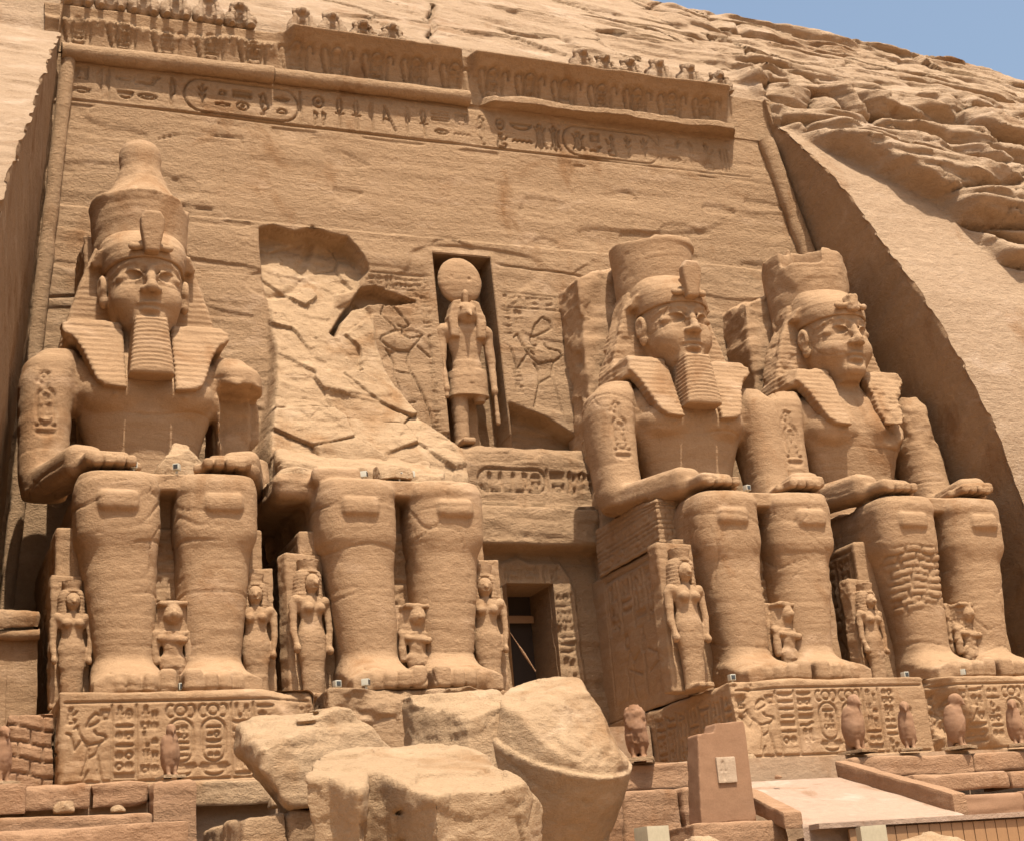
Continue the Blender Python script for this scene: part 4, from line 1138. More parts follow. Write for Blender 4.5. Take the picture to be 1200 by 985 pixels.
colossus_parts = {}
def make_colossus(k):
    x0, label = COLOSSI[k]
    t = thing("colossal_statue", label, "statue", (x0, 0, 0), 0, "four colossal seated statues along the temple front")
    sd = SEEDS[k]
    V, Q = build_body(k).mesh()
    V = weather(V, Q, .024, .026, (x0, 0, 0), seed=sd, crack=.04)
    if k == 3:       # right shin patched with small stones
        N = normals(V, Q)
        x, y, z = V[:, 0], V[:, 1], V[:, 2]
        rowi = np.floor((z+.05*np.sin(x*5))/.24); bx = (x+.37*(rowi % 2)+.15*np.sin(rowi*2.1))/.62
        f1 = np.abs((z+.05*np.sin(x*5))/.24-rowi-.5)*2; f2 = np.abs(bx-np.floor(bx)-.5)*2
        jt = np.maximum(smooth(.62, .95, f1), smooth(.8, .97, f2))
        zone = smooth(2.45, 2.7, z-.25*(x+1.3))*smooth(4.75, 4.4, z+.15*(x+1.3)**2)*smooth(-2.45, -2.1, x)*smooth(-.2, -.35, x)*smooth(-4.9, -5.2, y)
        V = V+N*(zone*(.04-.085*jt+.04*(vnoise(np.floor(bx)*3.1, rowi*1.7, 0*x, 5))))[:, None].astype(np.float32)
    if k in (0, 2, 3):
        # ring sign carved on the right upper arm
        N = normals(V, Q)
        D = np.zeros(len(V), np.float32)
        rng = random.Random(40+k)
        S = cartouche(rng, -3.05, 8.9, 10.0, .5)+put('basket', -3.3, 8.45, .5, .3)+put('bird', -3.35, 10.1, .55, .5)
        sel = (V[:, 0] < -2.4) & (V[:, 1] < -1.2) & (V[:, 2] > 8.2) & (V[:, 2] < 10.9)
        px, pz = V[sel, 0], V[sel, 2]; dd = np.full(len(px), 9.0)
        for st in S:
            for a, b in zip(st[:-1], st[1:]):
                vx, vz = b[0]-a[0], b[1]-a[1]; tq = np.clip(((px-a[0])*vx+(pz-a[1])*vz)/max(vx*vx+vz*vz, 1e-9), 0, 1)
                dd = np.minimum(dd, np.hypot(px-a[0]-vx*tq, pz-a[1]-vz*tq))
        D[sel] = -.07*(1-smooth(.03, .07, dd))
        V = V+N*D[:, None]
    cz = V[Q[:, 0], 2]
    obj("body", V, Q, M_STAT, t, True, M_ROCK if k == 1 else None, (cz > 6.75) if k == 1 else None)
    # throne
    rng = random.Random(100+k)
    sig = {'F': [], 'L': nile_panel(-4.4, 1.0, .3, 4.9, rng)}
    for a, b in ((-.42, .42),): sig['F'] += col_text(rng, a, b, .8, 4.9)
    V, Q = carved_box((-2.95, -4.5, -.05), (2.8, 2.6, 5.02), .07, .05, sig, .035, .035, 50+k, (x0, 0, 0), .05, .022, .06, 'FLRT')
    obj("throne", V, Q, M_STAT, t)
    # pedestal
    sig = {'F': panel_signs(rng, k) if k != 1 else [], 'L': []}
    for i in range(7): sig['L'] += col_text(rng, -7.4+i*.75, -6.75+i*.75, -2.2, -.45, True)
    def brk(V):
        x, y, z = V[:, 0], V[:, 1], V[:, 2]
        g = np.zeros(len(V))
        if k == 0: g = .55*smooth(2.1, 3.0, x+.5*(z+.3)+.3*fbm(x*1.2, z*1.2, 0*x, 3, 3))
        if k == 2: g = .35*smooth(-1.7, -2.9, x-.5*(z+1.2)+.5*fbm(x*1.1, z*1.1, 0*x, 3, 4))*smooth(-2.2, -1.0, z)
        if k == 1: g = .5*smooth(-.2, .4, fbm(x*.5, z*.8, 0*x, 4, 5))+.7*smooth(-.7, -1.3, z+.35*fbm(x*.6, 0*x, 0*x, 3, 6))*0
        if k == 3: g = .6*smooth(-1.9, -3.0, x+.6*(z+.5)+.4*fbm(x*1.1, z*1.1, 0*x, 3, 7))
        fr = smooth(-7.2, -7.6, y)
        ro = 1+.5*fbm(x*2.2, z*2.6, 0*x, 4, 8)
        V = V.copy(); V[:, 1] += g*ro*fr
        lw = .5*np.clip(fbm(x*.7, y*.7, 0*x, 3, 9), 0, 1)*(k == 1)
        V[:, 2] -= lw*smooth(-.5, -.2, z)
        return V
    V, Q = carved_box((-3.1, -7.72, -2.7), (3.45, 2.2, -.08), .07, .03, sig, .03, .03, 70+k, (x0, 0, 0), .10, .02, .065, 'FLRT', brk)
    obj("pedestal", V, Q, M_STAT if k != 1 else M_WALL, t)
    if k == 1: return t
    V, Q = nemes(k).mesh(); V = weather(V, Q, .02, .02, (x0, 0, 0), seed=sd+1); obj("headdress", V, Q, M_STAT, t)
    V, Q = crown(k).mesh(); V = weather(V, Q, .035, .03, (x0, 0, 0), seed=sd+2); obj("crown", V, Q, M_STAT, t)
    V, Q = uraeus(k).mesh(); obj("uraeus", V, Q, M_STAT, t)
    if k in (0, 2):
        V, Q = beard().mesh(); V = weather(V, Q, .012, .0, (x0, 0, 0), seed=sd+3); obj("beard", V, Q, M_STAT, t)
    # back pillar
    v = Vol((-3.3, -.6, 5.0), (2.8, 3.4, 18.2), .08)
    top = {0: 16.2, 2: 17.5, 3: 17.0}[k]; xl, xr = {0: (-1.8, 1.7), 2: (-2.75, 2.0), 3: (-2.5, 2.0)}[k]
    y0 = {0: .2, 2: 1.05, 3: 1.0}[k]
    v.add(rbox((.5*(xl+xr), .5*(y0+3.2), 5+(top-5)/2), (.5*(xr-xl), .5*(3.2-y0), (top-5)/2), .08))
    if k: halfspace_cut(v, (-1.5, 1.5, top-.35), (-.45, -.1, 1), .08, None, None, lambda X, Y, Z: .2*fbm(X*1.2, Y*1.2, Z*1.2, 4, 61+k))
    v.noise(lambda X, Y, Z: .20*fbm(X*.8, Y*.8, Z*.8, 4, 60+k)+.30*smooth(top-2.6, top, Z)*np.clip(fbm(X*.7, Y*.7, Z*.5, 3, 65+k)+.2, 0, 1))
    V, Q = v.mesh(); V = weather(V, Q, .04, .05, (x0, 0, 0), seed=sd+5, facet=.07, fsize=1.2); obj("back_pillar", V, Q, M_STAT, t)
    return t
for k in range(4): make_colossus(k)
# ================================================================== SMALLER SCULPTURE
def queen_parts():
    """standing queen, 4 m tall, leaning on a slab"""
    b = Vol((-.85, -.75, 0), (.85, .75, 4.05), .038)
    b.add(loft([0, .25, .9, 1.5, 1.85, 2.1, 2.35, 2.6, 2.85, 3.0], 0, [-.12]*10, [.34, .32, .36, .44, .46, .38, .33, .42, .50, .30], [.22, .22, .25, .29, .30, .25, .23, .26, .24, .18], 2.1))
    b.cut(cone((0, -.42, .1), (0, -.45, 1.4), .05, .04), .08)
    for s in (-1, 1):
        b.add(ell((s*.19, -.36, 2.62), (.15, .15, .15)), .06)
        b.add(rbox((s*.15, -.42, .09), (.12, .3, .09), .06), .05)
        b.add(ell((s*.47, -.1, 2.85), (.16, .19, .18)), .08)
    b.add(cone((-.55, -.08, 2.75), (-.60, -.14, 1.95), .14, .11), .05)
    b.add(cone((-.60, -.14, 1.95), (-.57, -.26, 1.55), .11, .10), .04)
    b.add(ell((-.57, -.28, 1.45), (.10, .15, .14)), .04)
    b.add(cone((.55, -.08, 2.75), (.58, -.16, 2.05), .14, .11), .05)
    b.add(cone((.58, -.16, 2.05), (.52, -.24, 1.55), .11, .09), .04)
    b.add(ell((.52, -.26, 1.45), (.10, .14, .14)), .04)
    b.add(cone((0, -.1, 2.9), (0, -.12, 3.2), .17, .16), .06)
    b.add(ell((0, -.2, 3.36), (.24, .26, .31)), .04)
    b.add(cone((0, -.43, 3.43), (0, -.50, 3.30), .035, .055), .04)
    for s in (-1, 1):
        b.cut(ell((s*.10, -.46, 3.42), (.07, .06, .035)), .02)
        b.add(ell((s*.10, -.41, 3.42), (.06, .04, .025)), .01)
    b.add(ell((0, -.43, 3.2), (.09, .05, .03)), .02)
    w = Vol((-.85, -.75, 2.4), (.85, .75, 4.1), .038)
    w.add(loft([2.50, 2.62, 2.9, 3.3, 3.6, 3.75, 3.82], 0, .04, [.44, .50, .47, .43, .41, .36, .2], [.30, .34, .34, .36, .38, .34, .2], 2.5))
    w.cut(ell((0, -.36, 3.28), (.24, .28, .36)), .05)
    w.cut(rbox((0, -.42, 2.75), (.17, .3, .45), .08), .05)
    w.noise(lambda X, Y, Z: .010*np.sin(Z*2*math.pi/.11))
    c = Vol((-.5, -.5, 3.6), (.5, .5, 4.5), .035)
    c.add(loft([3.66, 3.78, 3.98, 4.06], 0, -.05, [.31, .28, .31, .33], [.31, .28, .31, .33], 2.0))
    c.noise(lambda X, Y, Z: .02*fbm(X*4, Y*4, Z*4, 3, 3))
    s = Vol((-.8, 0, -.02), (.8, .8, 4.5), .05)
    s.add(rbox((0, .38, 2.15), (.62, .28, 2.15), .05))
    s.noise(lambda X, Y, Z: .06*fbm(X*1.5, Y*1.5, Z*1.5, 3, 6))
    out = []
    for nm, q, a in (("figure", b, .018), ("wig", w, .008), ("crown", c, .008), ("back_slab", s, .03)):
        V, Q = q.mesh(); V = weather(V, Q, a, a, seed=77, scale=1.6); out.append((nm, V, Q))
    return out

QUEENS = [(-2.55, -4.95, .84, "standing queen statue half in shadow at the left side of the leftmost colossus's legs"),
          (2.45, -4.9, .90, "narrow standing queen statue at the right of the leftmost colossus's legs"),
          (3.98, -4.95, 1.0, "large standing queen statue at the left of the broken colossus's legs, face turned into shadow"),
          (9.35, -4.9, .98, "standing queen statue between the broken colossus and the doorway"),
          (15.72, -5.5, 1.09, "tall standing queen statue at the left corner of the third colossus's throne"),
          (22.75, -4.95, .86, "worn standing queen statue in the gap between the third and the rightmost colossus")]
QP = queen_parts()
for i, (x, y, sc, lab) in enumerate(QUEENS):
    t = thing("queen_statue", lab, "statue", (x, y, -.05), [.10, -.12, .30, -.1, .12, .22][i], "standing queens beside the colossi's legs", sc)
    wear = [1.0, 1.2, .6, .9, .7, 1.8][i]
    for nm, V, Q in QP:
        V2 = weather(V, Q, .015*wear, .008*wear, (x*3, 0, i*7.0), 1.6, 300+i, .5, .012*wear, .4)
        obj(nm, V2, Q, M_STAT, t)

PRINCES = [(.06, -5.35, 1.0, "small statue with folded arm between the leftmost colossus's feet"),
           (7.0, -5.3, .98, "small robed statue between the shins of the broken colossus"),
           (19.25, -5.35, 1.0, "small statue leaning between the legs of the third colossus"),
           (26.2, -5.35, 1.0, "small eroded statue between the legs of the rightmost colossus")]
PV, PQ = prince().mesh()
for i, (x, y, sc, lab) in enumerate(PRINCES):
    t = thing("prince_statue", lab, "statue", (x, y, 0), [.0, .12, .3, .25][i], "small figures between the colossi's legs", sc*1.12)
    V2 = weather(PV, PQ, .018, .012, (x*3, 0, i*5.0), 1.8, 340+i, .5, .012+.03*(i == 3), .35)
    obj("figure", V2, PQ, M_STAT, t)
    V, Q = carved_box((-.62, .28, 0), (.62, .62, 2.46), .05, .06, None, .03, .02, 82+i); obj("back_slab", V, Q, M_STAT, t)
    V, Q = carved_box((-.60, -.62, -.06), (.60, .28, .06), .03, .06, None, .02, .01, 83+i); obj("base", V, Q, M_STAT, t)

# falcon-headed god with sun disc in the niche
god = thing("falcon_god_statue", "falcon-headed god with a sun disc on its head standing in the niche above the doorway", "statue", (12.28, 2.75, 10.15))
b = Vol((-1.3, -.9, 0), (1.3, 1.3, 6.4), .045)
for s in (-1, 1):
    yo = -.25 if s > 0 else .1
    if s < 0: b.add(loft([0, .3, 1.2, 2.2, 3.0], s*.36, yo, [.28, .27, .3, .34, .36], [.32, .3, .32, .36, .38], 2.2), .05)
    else: b.add(loft([1.75, 2.0, 2.4, 3.0], s*.36, yo+.15, [.20, .27, .33, .34], [.22, .30, .34, .34], 2.2), .12)
    b.add(ell((s*.80, .08, 4.56), (.32, .32, .32)), .3)
    b.add(cone((s*.90, .05, 4.5), (s*.98, 0, 3.4), .21, .17), .08)
    b.add(cone((s*.98, 0, 3.4), (s*.94, -.2, 2.35), .16, .12), .06)
    b.add(ell((s*.94, -.22, 2.2), (.14, .17, .18)), .05)
    b.add(cone((s*.94, -.25, 2.1), (s*.96, -.28, .95 if s > 0 else 1.9), .07, .09), .03)
b.add(rbox((-.36, -.25, .12), (.24, .5, .12), .08), .08)
b.add(loft([1.95, 2.3, 2.8, 3.2, 3.35], 0, .02, [.78, .72, .64, .56, .54], [.50, .46, .42, .36, .34], 2.4), .06)
b.add(loft([3.2, 3.6, 4.2, 4.6, 4.85], 0, .05, [.54, .52, .70, .90, .55], [.34, .32, .38, .38, .28], 2.3), .08)
b.add(cone((0, -.32, 3.28), (0, -.34, 2.5), .07, .13), .05)
b.add(loft([4.5, 4.9, 5.3], 0, 0, [.46, .40, .36], [.34, .34, .3]), .1)
b.add(ell((0, -.20, 5.22), (.44, .48, .46)), .05)
b.add(cone((0, -.56, 5.20), (0, -.84, 4.92), .16, .05), .06)
for s in (-1, 1):
    b.add(prism([(s*a, c) for a, c in [(.18, 5.75), (.50, 5.65), (.74, 5.0), (.68, 4.2), (.34, 4.2), (.38, 4.8)]], -.46, .15, .08), .05)
    b.add(ell((s*.24, -.56, 5.36), (.09, .06, .07)), .02)
b.add(rbox((0, .85, 2.6), (.5, .35, 2.6), .1), .1)
V, Q = b.mesh(); V = weather(V, Q, .03, .03, (12, 3, 10), seed=88); obj("figure", V, Q, M_STAT, god)
d_ = Vol((-1.0, -.5, 5.3), (1.0, .8, 7.9), .045)
d_.add(ell((0, .12, 6.68), (.88, .30, .96)))
d_.cut(ell((-.42, -.2, 6.75), (.09, .1, .09)), .04); d_.cut(ell((.3, -.2, 6.7), (.07, .1, .07)), .04)
V, Q = d_.mesh(); V = weather(V, Q, .03, .03, (12, 3, 10), seed=89); obj("sun_disc", V, Q, M_STAT, god)
u_ = Vol((-.3, -.6, 5.4), (.3, .2, 6.3), .035)
u_.add(cone((0, -.32, 5.5), (0, -.34, 5.95), .08, .13), .03); u_.add(ell((0, -.38, 6.0), (.12, .08, .14)), .03)
V, Q = u_.mesh(); obj("uraeus", V, Q, M_STAT, god)

# baboon frieze on top of the cornice
def baboon_mesh():
    v = Vol((-.75, -.7, 0), (.75, .5, 1.45), .04)
    v.add(ell((0, 0, .62), (.40, .36, .58)))
    v.add(ell((0, -.18, 1.14), (.27, .26, .25)), .08)
    v.add(rbox((0, -.44, 1.06), (.12, .17, .1), .06), .06)
    for s in (-1, 1):
        v.add(ell((s*.40, -.16, .42), (.24, .34, .40)), .05)
        v.add(cone((s*.32, -.32, .9), (s*.34, -.46, .12), .11, .08), .04)
        v.add(ell((s*.36, -.5, .07), (.14, .2, .08)), .04)
        v.add(ell((s*.26, -.05, 1.2), (.12, .14, .2)), .06)
    v.add(rbox((0, -.30, .42), (.18, .08, .08), .04), .04)
    v.cut(ell((0, -.42, .5), (.17, .2, .3)), .06)
    v.add(rbox((0, .32, .6), (.42, .25, .58), .2), .12)
    V, Q = v.mesh(); return weather(V, Q, .03, .02, seed=90, scale=1.8), Q
V, Q = baboon_mesh()
BAB = [(-1.75, 0), (-.55, 0), (.65, 0), (1.85, 0), (3.1, 0), (4.3, 1), (6.75, 0), (7.95, 0), (9.2, 1), (10.4, 1), (18.75, 0), (19.75, 1), (20.9, 1), (22.3, 0), (23.8, 0), (25.2, 1)]
side = ["leftmost of the baboons above the cornice, close to the left cut edge", "second baboon from the left on the cornice, above the first ring signs", "third baboon from the left on the cornice", "fourth baboon from the left on the cornice", "fifth baboon from the left, beside the broken one on the cornice", "crumbling baboon just left of the gap in the left cornice", "first baboon right of the gap, above the shaded cornice stretch", "second baboon right of the gap on the middle cornice", "third baboon right of the gap on the middle cornice", "last baboon of the middle cornice, next to the cliff crack", "leftmost baboon of the right-hand group on the cornice", "worn stump of a baboon, second of the right-hand group", "third baboon of the right-hand group, with worn head", "fourth baboon of the right-hand group, above the middle of the shaded cornice", "fifth baboon of the right-hand group, next to the last one", "rightmost baboon at the end of the cornice, beside the broken corner"]
for (x, w), lab in zip(BAB, side):
    V2 = weather(V, Q, .03, .02, (x*2, 0, 0), 1.6, 390+int(x), .6, .02+.06*w, .4)
    o = obj("baboon_statue", V2, Q, M_HILL)
    o.location = (x, wall_y(27)+.05, 26.98); o.scale = (.98, .9, .86 if w else 1.0)
    tag(o, lab, "statue", "baboons sitting along the top of the cornice")

# falcons on the terrace edge
def falcon_mesh(head=True):
    v = Vol((-.45, -.6, 0), (.45, .6, 1.3), .028)
    v.add(loft([.12, .3, .6, .85, 1.0], 0, [.06, .04, 0, -.02, -.02], [.13, .20, .25, .20, .12], [.12, .20, .23, .19, .12]), .04)
    for s in (-1, 1):
        v.add(ell((s*.16, .07, .55), (.12, .22, .42)), .04)
        v.add(cone((s*.1, -.05, .2), (s*.1, -.08, .02), .08, .07), .03)
        v.add(ell((s*.1, -.16, .05), (.08, .14, .05)), .03)
    v.add(rbox((0, .22, .18), (.13, .09, .2), .05, rotx(.15)), .05)
    if head:
        v.add(ell((0, -.06, 1.04), (.16, .18, .16)), .06)
        v.add(cone((0, -.2, 1.03), (0, -.29, .94), .06, .025), .04)
        for s in (-1, 1): v.add(ell((s*.10, -.16, 1.08), (.04, .03, .035)), .02)
    else:
        v.noise(lambda X, Y, Z: .025*fbm(X*3, Y*3, Z*2, 3, 4))
    V, Q = v.mesh(); return weather(V, Q, .02, .015, seed=95, scale=2.2, pits=.2), Q
Fv, Fq = falcon_mesh(); Gv, Gq = falcon_mesh(False)
FALC = [(-1.10, -12.08, 1.0, 0.15, 1, "whole falcon statue on a square block in front of the leftmost pedestal"),
        (-4.66, -12.0, 1.05, .4, 1, "falcon statue cut by the left edge of the photo"),
        (10.62, -11.7, 1.45, -.5, 0, "tall weathered stump of a falcon beside the crown boulder"),
        (17.13, -11.7, 1.30, .3, 1, "tall worn falcon at the upper end of the ramp wall"),
        (18.78, -11.7, 1.12, -.5, 1, "falcon statue seen from the side in front of the third colossus's pedestal"),
        (20.42, -11.7, 1.26, .6, 1, "worn falcon at the right corner of the third pedestal"),
        (22.35, -11.75, 1.1, -.6, 1, "falcon statue at the right edge of the photo")]
for i, (x, y, sc, rz, hd, lab) in enumerate(FALC):
    t = thing("falcon_statue", lab, "statue", (x, y, -2.74), rz, "falcon statues along the terrace edge", sc)
    Vf, Qf = (Fv, Fq) if hd else (Gv, Gq)
    Vf = weather(Vf*np.array([.74, .85, 1]), Qf, .015, .01, (x*3, 0, 0), 1.8, 400+i, .4, .012 if hd else .035, .3)
    obj("bird", Vf, Qf, M_PLAS, t)
    Vb, Qb = carved_box((-.26, -.3, -.02), (.26, .34, .06), .02, .05, None, .015, .01, 96+i)
    obj("base", Vb, Qb, M_ROCK, t)

# ================================================================== MASONRY AND BLOCKS
def block(name, lo, hi, mat, label, cat, group=None, h=.07, r=.06, amp=.05, strata=.05, seed=1, chip=.12, rz=0.0, signs=None, post=None, faces='FBLRT'):
    lo = np.array(lo, float); hi = np.array(hi, float); c = .5*(lo+hi); c[2] = lo[2]
    sg = None
    if signs: sg = {k: [[(a-c[0], b-c[2]) if k == 'F' else (a-c[1], b-c[2]) for a, b in st] for st in s] for k, s in signs.items()}
    V, Q = carved_box(lo-c, hi-c, r, h, sg, amp, strata, seed, tuple(c), chip, .022, .05, faces, post)
    o = obj(name, V, Q, mat); o.location = tuple(c); o.rotation_euler = (0, 0, rz)
    return tag(o, label, cat, group)

# courses of rough stone along the terrace front
rng = random.Random(8)
def course(x0, x1, y, z0, z1, wmin, wmax, depth, mat, what, seed):
    x = x0; i = 0
    while x < x1-.05:
        w = min(rng.uniform(wmin, wmax), x1-x)
        if x1-x-w < .4: w = x1-x
        yield x, x+w-.03, y+rng.uniform(-.08, .08), i
        x += w; i += 1
n = 0
pl = ["far left below the falcon", "left of the falcon's square block", "right of the falcon's square block", "below the middle of the leftmost pedestal", "near the split boulder", "under the gap beside the leftmost pedestal"]
def wall_course(name, label, x0, x1, y, z0, z1, wmin, wmax, depth, seed, mat, amp=.06):
    """one retaining wall whose rough stones are its parts"""
    t = thing(name, label, "stone wall", (.5*(x0+x1), y, z0))
    for a, b, yy, i in course(x0, x1, y, z0, z1, wmin, wmax, depth, mat, '', seed):
        lo = np.array([a-.5*(x0+x1), yy-y, 0]); hi = np.array([b-.5*(x0+x1), yy-y+depth, z1-z0+rng.uniform(-.06, .02)])
        V, Q = carved_box(lo, hi, .09, .06, None, amp, .05, seed+i, (a, yy, z0), .14)
        obj("stone", V, Q, mat, t)
    return t
wall_course("terrace_wall", "low wall of rounded rough stones left of the falcon's block at bottom left", -9.5, -1.52, -11.95, -3.32, -2.72, .9, 2.2, .7, 210, M_BLOCK, .09)
wall_course("terrace_wall", "smooth low wall right of the falcon's block, below the leftmost pedestal", -.6, 4.2, -11.9, -3.4, -2.78, 1.8, 2.6, .7, 230, M_ROCK, .03)
wall_course("terrace_wall", "rubble wall of rough stones under the pointed boulder, at the left of the largest boulder", -.6, 3.6, -17.3, -6.7, -3.97, .8, 1.5, 4.4, 240, M_WALL, .12)
wall_course("terrace_ledge", "flat ledge of stone slabs at the bottom left edge of the photo", -9.5, -1.6, -13.2, -5.2, -3.52, 2.5, 4.0, 1.2, 250, M_BLOCK, .04)
wall_course("terrace_ledge", "lowest broken ledge at the very bottom left, with a rough lit rim", -10, -1.2, -15.0, -6.7, -3.92, 2.5, 5.0, 1.6, 255, M_BLOCK, .06)
wall_course("terrace_wall", "low stone wall behind the tapered slab, left of the ramp", 8.2, 12.6, -11.9, -3.5, -2.8, 1.4, 2.4, .7, 260, M_BLOCK, .03)
wall_course("terrace_wall", "rough lower wall between the crown boulder and the tapered slab", 7.8, 11.9, -13.0, -5.4, -3.5, 1.2, 2.0, .9, 270, M_BLOCK, .05)
wall_course("terrace_wall", "inscribed low wall under the falcons at the right", 16.7, 30.0, -12.0, -3.42, -2.84, 3.5, 5.0, .7, 280, M_BLOCK, .03)
wall_course("terrace_ledge", "second stone step at the right edge, right of the ramp wall", 17.6, 30.0, -13.2, -4.0, -3.50, 2.5, 4.5, 1.2, 290, M_BLOCK, .03)
wall_course("terrace_wall", "plain brown wall right of the ramp at the bottom right", 16.6, 30.0, -13.5, -6.7, -4.05, 4, 6, .9, 295, M_PLAS, .02)
block("falcon_block", (-1.54, -12.45, -4.6), (-.6, -11.4, -2.76), M_BLOCK, "square two-tone stone block carrying the whole falcon", "stone block", seed=301, r=.04, amp=.03)
block("falcon_block", (-5.2, -12.4, -3.4), (-4.2, -11.4, -2.76), M_BLOCK, "stone block under the falcon at the left edge", "stone block", seed=302, r=.04, amp=.03)
def pebbly(V):
    x, y, z = V.T
    g = np.maximum(smooth(.75, .95, np.abs(((z+.1*np.sin(x*3))/.38) % 1-.5)*2), smooth(.85, .97, np.abs(((x+.3*np.floor((z+.1*np.sin(x*3))/.38))/.6) % 1-.5)*2))
    V = V.copy(); V[:, 1] += .10*g*smooth(-1.2, -1.6, y)-.06*fbm(x*1.5, z*1.5, 0*x, 3, 4)
    return V
block("masonry_wall", (-4.25, -7.1, -2.75), (-3.16, -3.8, -.5), M_BLOCK, "small wall of fieldstones left of the leftmost pedestal", "stone wall", seed=303, r=.05, amp=.03, h=.05, post=pebbly)
block("pedestal_block", (4.15, -7.55, -2.75), (7.4, -6.2, -.45), M_WALL, "broken pedestal chunk right of the dark gap under the broken colossus", "stone block", seed=304, r=.1, amp=.12, chip=.3)
block("pedestal_block", (8.6, -8.1, -2.75), (10.4, -6.4, -.9), M_BLOCK, "brown squared block behind the crown boulder", "stone block", seed=305, r=.06, amp=.05)

# side chapel wall at the left edge
t = thing("chapel_wall", "shaded side chapel wall with a roll cornice at the left edge of the photo", "wall", (-6.4, -3.8, -.2))
V, Q = carved_box((-4.6, 0, -2.6), (3.1, 1.6, 2.45), .04, .12, None, .03, .02, 310, (-6.4, -3.8, 0), .05); obj("wall", V, Q, M_STAT, t)
V, Q = carved_box((-4.7, -.28, 2.47), (3.12, 1.7, 2.98), .05, .05, None, .12, .06, 311, (-6.4, -3.8, 0), .12); obj("cornice", V, Q, M_STAT, t)
V, Q = roll([(-4.6, -.1, 2.33), (3.12, -.1, 2.33)], .14, 312); obj("roll_moulding", V, Q, M_STAT, t)
V, Q = carved_box((1.1, -.12, -2.5), (2.3, .05, 1.5), .03, .06, None, .02, .01, 313); obj("door_frame", V, Q, M_STAT, t)

# brick pier under the third colossus's broken elbow
t = thing("brick_pier", "pier of small repair bricks under the elbow of the third colossus", "brick pier", (16.55, -2.4, 5.0))
def bricks(V):
    x, y, z = V.T
    ri = np.floor(z/.17); u = np.where(y < -1.40, x, y)
    f1 = np.abs(z/.17-ri-.5)*2; bx = (u+.2*(ri % 2))/.42; f2 = np.abs(bx-np.floor(bx)-.5)*2
    jt = np.maximum(smooth(.7, .95, f1), smooth(.86, .97, f2))
    o = .03*vnoise(np.floor(bx)*3.3, ri*2.1, 0*x, 4)
    V = V.copy(); V[:, 0] += np.where(x < -.4, .045*jt+o, 0); V[:, 1] += np.where(y < -1.3, .045*jt+o, 0)
    V[:, 2] -= .5*smooth(.3, -1.4, y)*smooth(1.2, 1.7, z)*.4
    return V
V, Q = carved_box((-.55, -1.45, 0), (.5, 3.4, 1.72), .03, .04, None, .015, .0, 320, post=bricks); obj("courses", V, Q, M_PALE if False else M_STAT, t)

# tapered slab with a pale plaque, left of the ramp
t = thing("stele", "smooth brown tapered slab with a small pale plaque, standing left of the ramp", "stele", (10.42, -16.0, -4.62))
v = Vol((-.95, -.45, -.05), (.95, .45, 2.4), .03)
def st_fn(X, Y, Z):
    w = .70-.10*(Z/2.2)
    a = np.abs(X-.03*Z)-w; c = np.abs(Y+.02*Z)-(.30-.04*Z/2.2)
    top = Z-(1.98+.20*smooth(-.15, -.05, X)+.04*X)
    q = np.maximum(np.maximum(a, c), np.maximum(-Z, top)); return q
v.add((st_fn, (-.9, -.4, 0), (.9, .4, 2.3)))
v.noise(lambda X, Y, Z: .012*fbm(X*2, Y*2, Z*2, 3, 6))
V, Q = v.mesh(); V = weather(V, Q, .012, 0, seed=330, pits=.0); obj("slab", V, Q, M_PLAS, t)
rng = random.Random(77)
V, Q = carved_box((-.18, -.36, .85), (.30, -.25, 1.42), .02, .025, {'F': row_text(rng, -.12, .26, .92, 1.36, 0)}, .01, .005, 331, w=.012, depth=.025); obj("plaque", V, Q, M_PALE, t)
V, Q = carved_box((-1.1, -.65, -.55), (1.25, .7, 0.0), .08, .06, None, .05, .03, 332, chip=.1); obj("plinth", V, Q, M_BLOCK, t)

# paved ramp with stone side walls and boarded front
t = thing("entrance_ramp", "pale paved ramp rising to the terrace in front of the third colossus", "ramp", (14.4, -15, -4.2))
def ramp_pts():
    a = np.linspace(0, 1, 40)[:, None]; b = np.linspace(0, 1, 46)[None, :]
    xl = -1.8+(-2.75+1.8)*b; xr = 1.55+0*b
    X = xl+(xr-xl)*a; Yq = 2.6-4.9*b+0*a; Zq = .80-1.40*b+0*a
    st = np.floor(b*7)/7
    Zq = Zq+.02*fbm(X*1.4, Yq*1.4, 0*X, 3, 3)+.012*smooth(.1, 0, (b*7) % 1)*-1
    return np.stack([X, Yq, Zq], -1).reshape(-1, 3), grid_quads(40, 46, True)
V, Q = ramp_pts()
b_ = V.reshape(40, 46, 3); fr = b_[:, -1:, :].copy(); rowsf = [b_]
for dz in (.08, .8): 
    q = fr.copy(); q[..., 2] -= dz; rowsf.append(q)
V = np.concatenate(rowsf, 1).reshape(-1, 3); Q = grid_quads(40, 48, True)
obj("paving", V, Q, M_DECK, t)
def sidewall(xa, xb, y0, y1, z0, z1, hgt, th, seed):
    n1 = 60
    V, Q = carved_box((-th/2, 0, 0), (th/2, 1, hgt), .05, .06, None, .02, .01, seed, chip=.04) if False else carved_box((-th/2, -abs(y1-y0)/2, 0), (th/2, abs(y1-y0)/2, hgt), .05, .06, None, .025, .015, seed, chip=.05, faces='FBLRT')
    s = (V[:, 1]+abs(y1-y0)/2)/abs(y1-y0)          # 0 near, 1 far
    V = V.copy(); V[:, 2] += z1+(z0-z1)*s; V[:, 0] += xb+(xa-xb)*s; V[:, 1] = y1+(y0-y1)*s
    return V, Q
obj("side_wall", *sidewall(1.75, 1.72, 2.75, -2.0, .72, -.62, .52, .4, 341), M_BLOCK, t)
obj("side_wall", *sidewall(-2.1, -2.95, 2.2, -2.3, .50, -.72, .40, .5, 342), M_BLOCK, t)
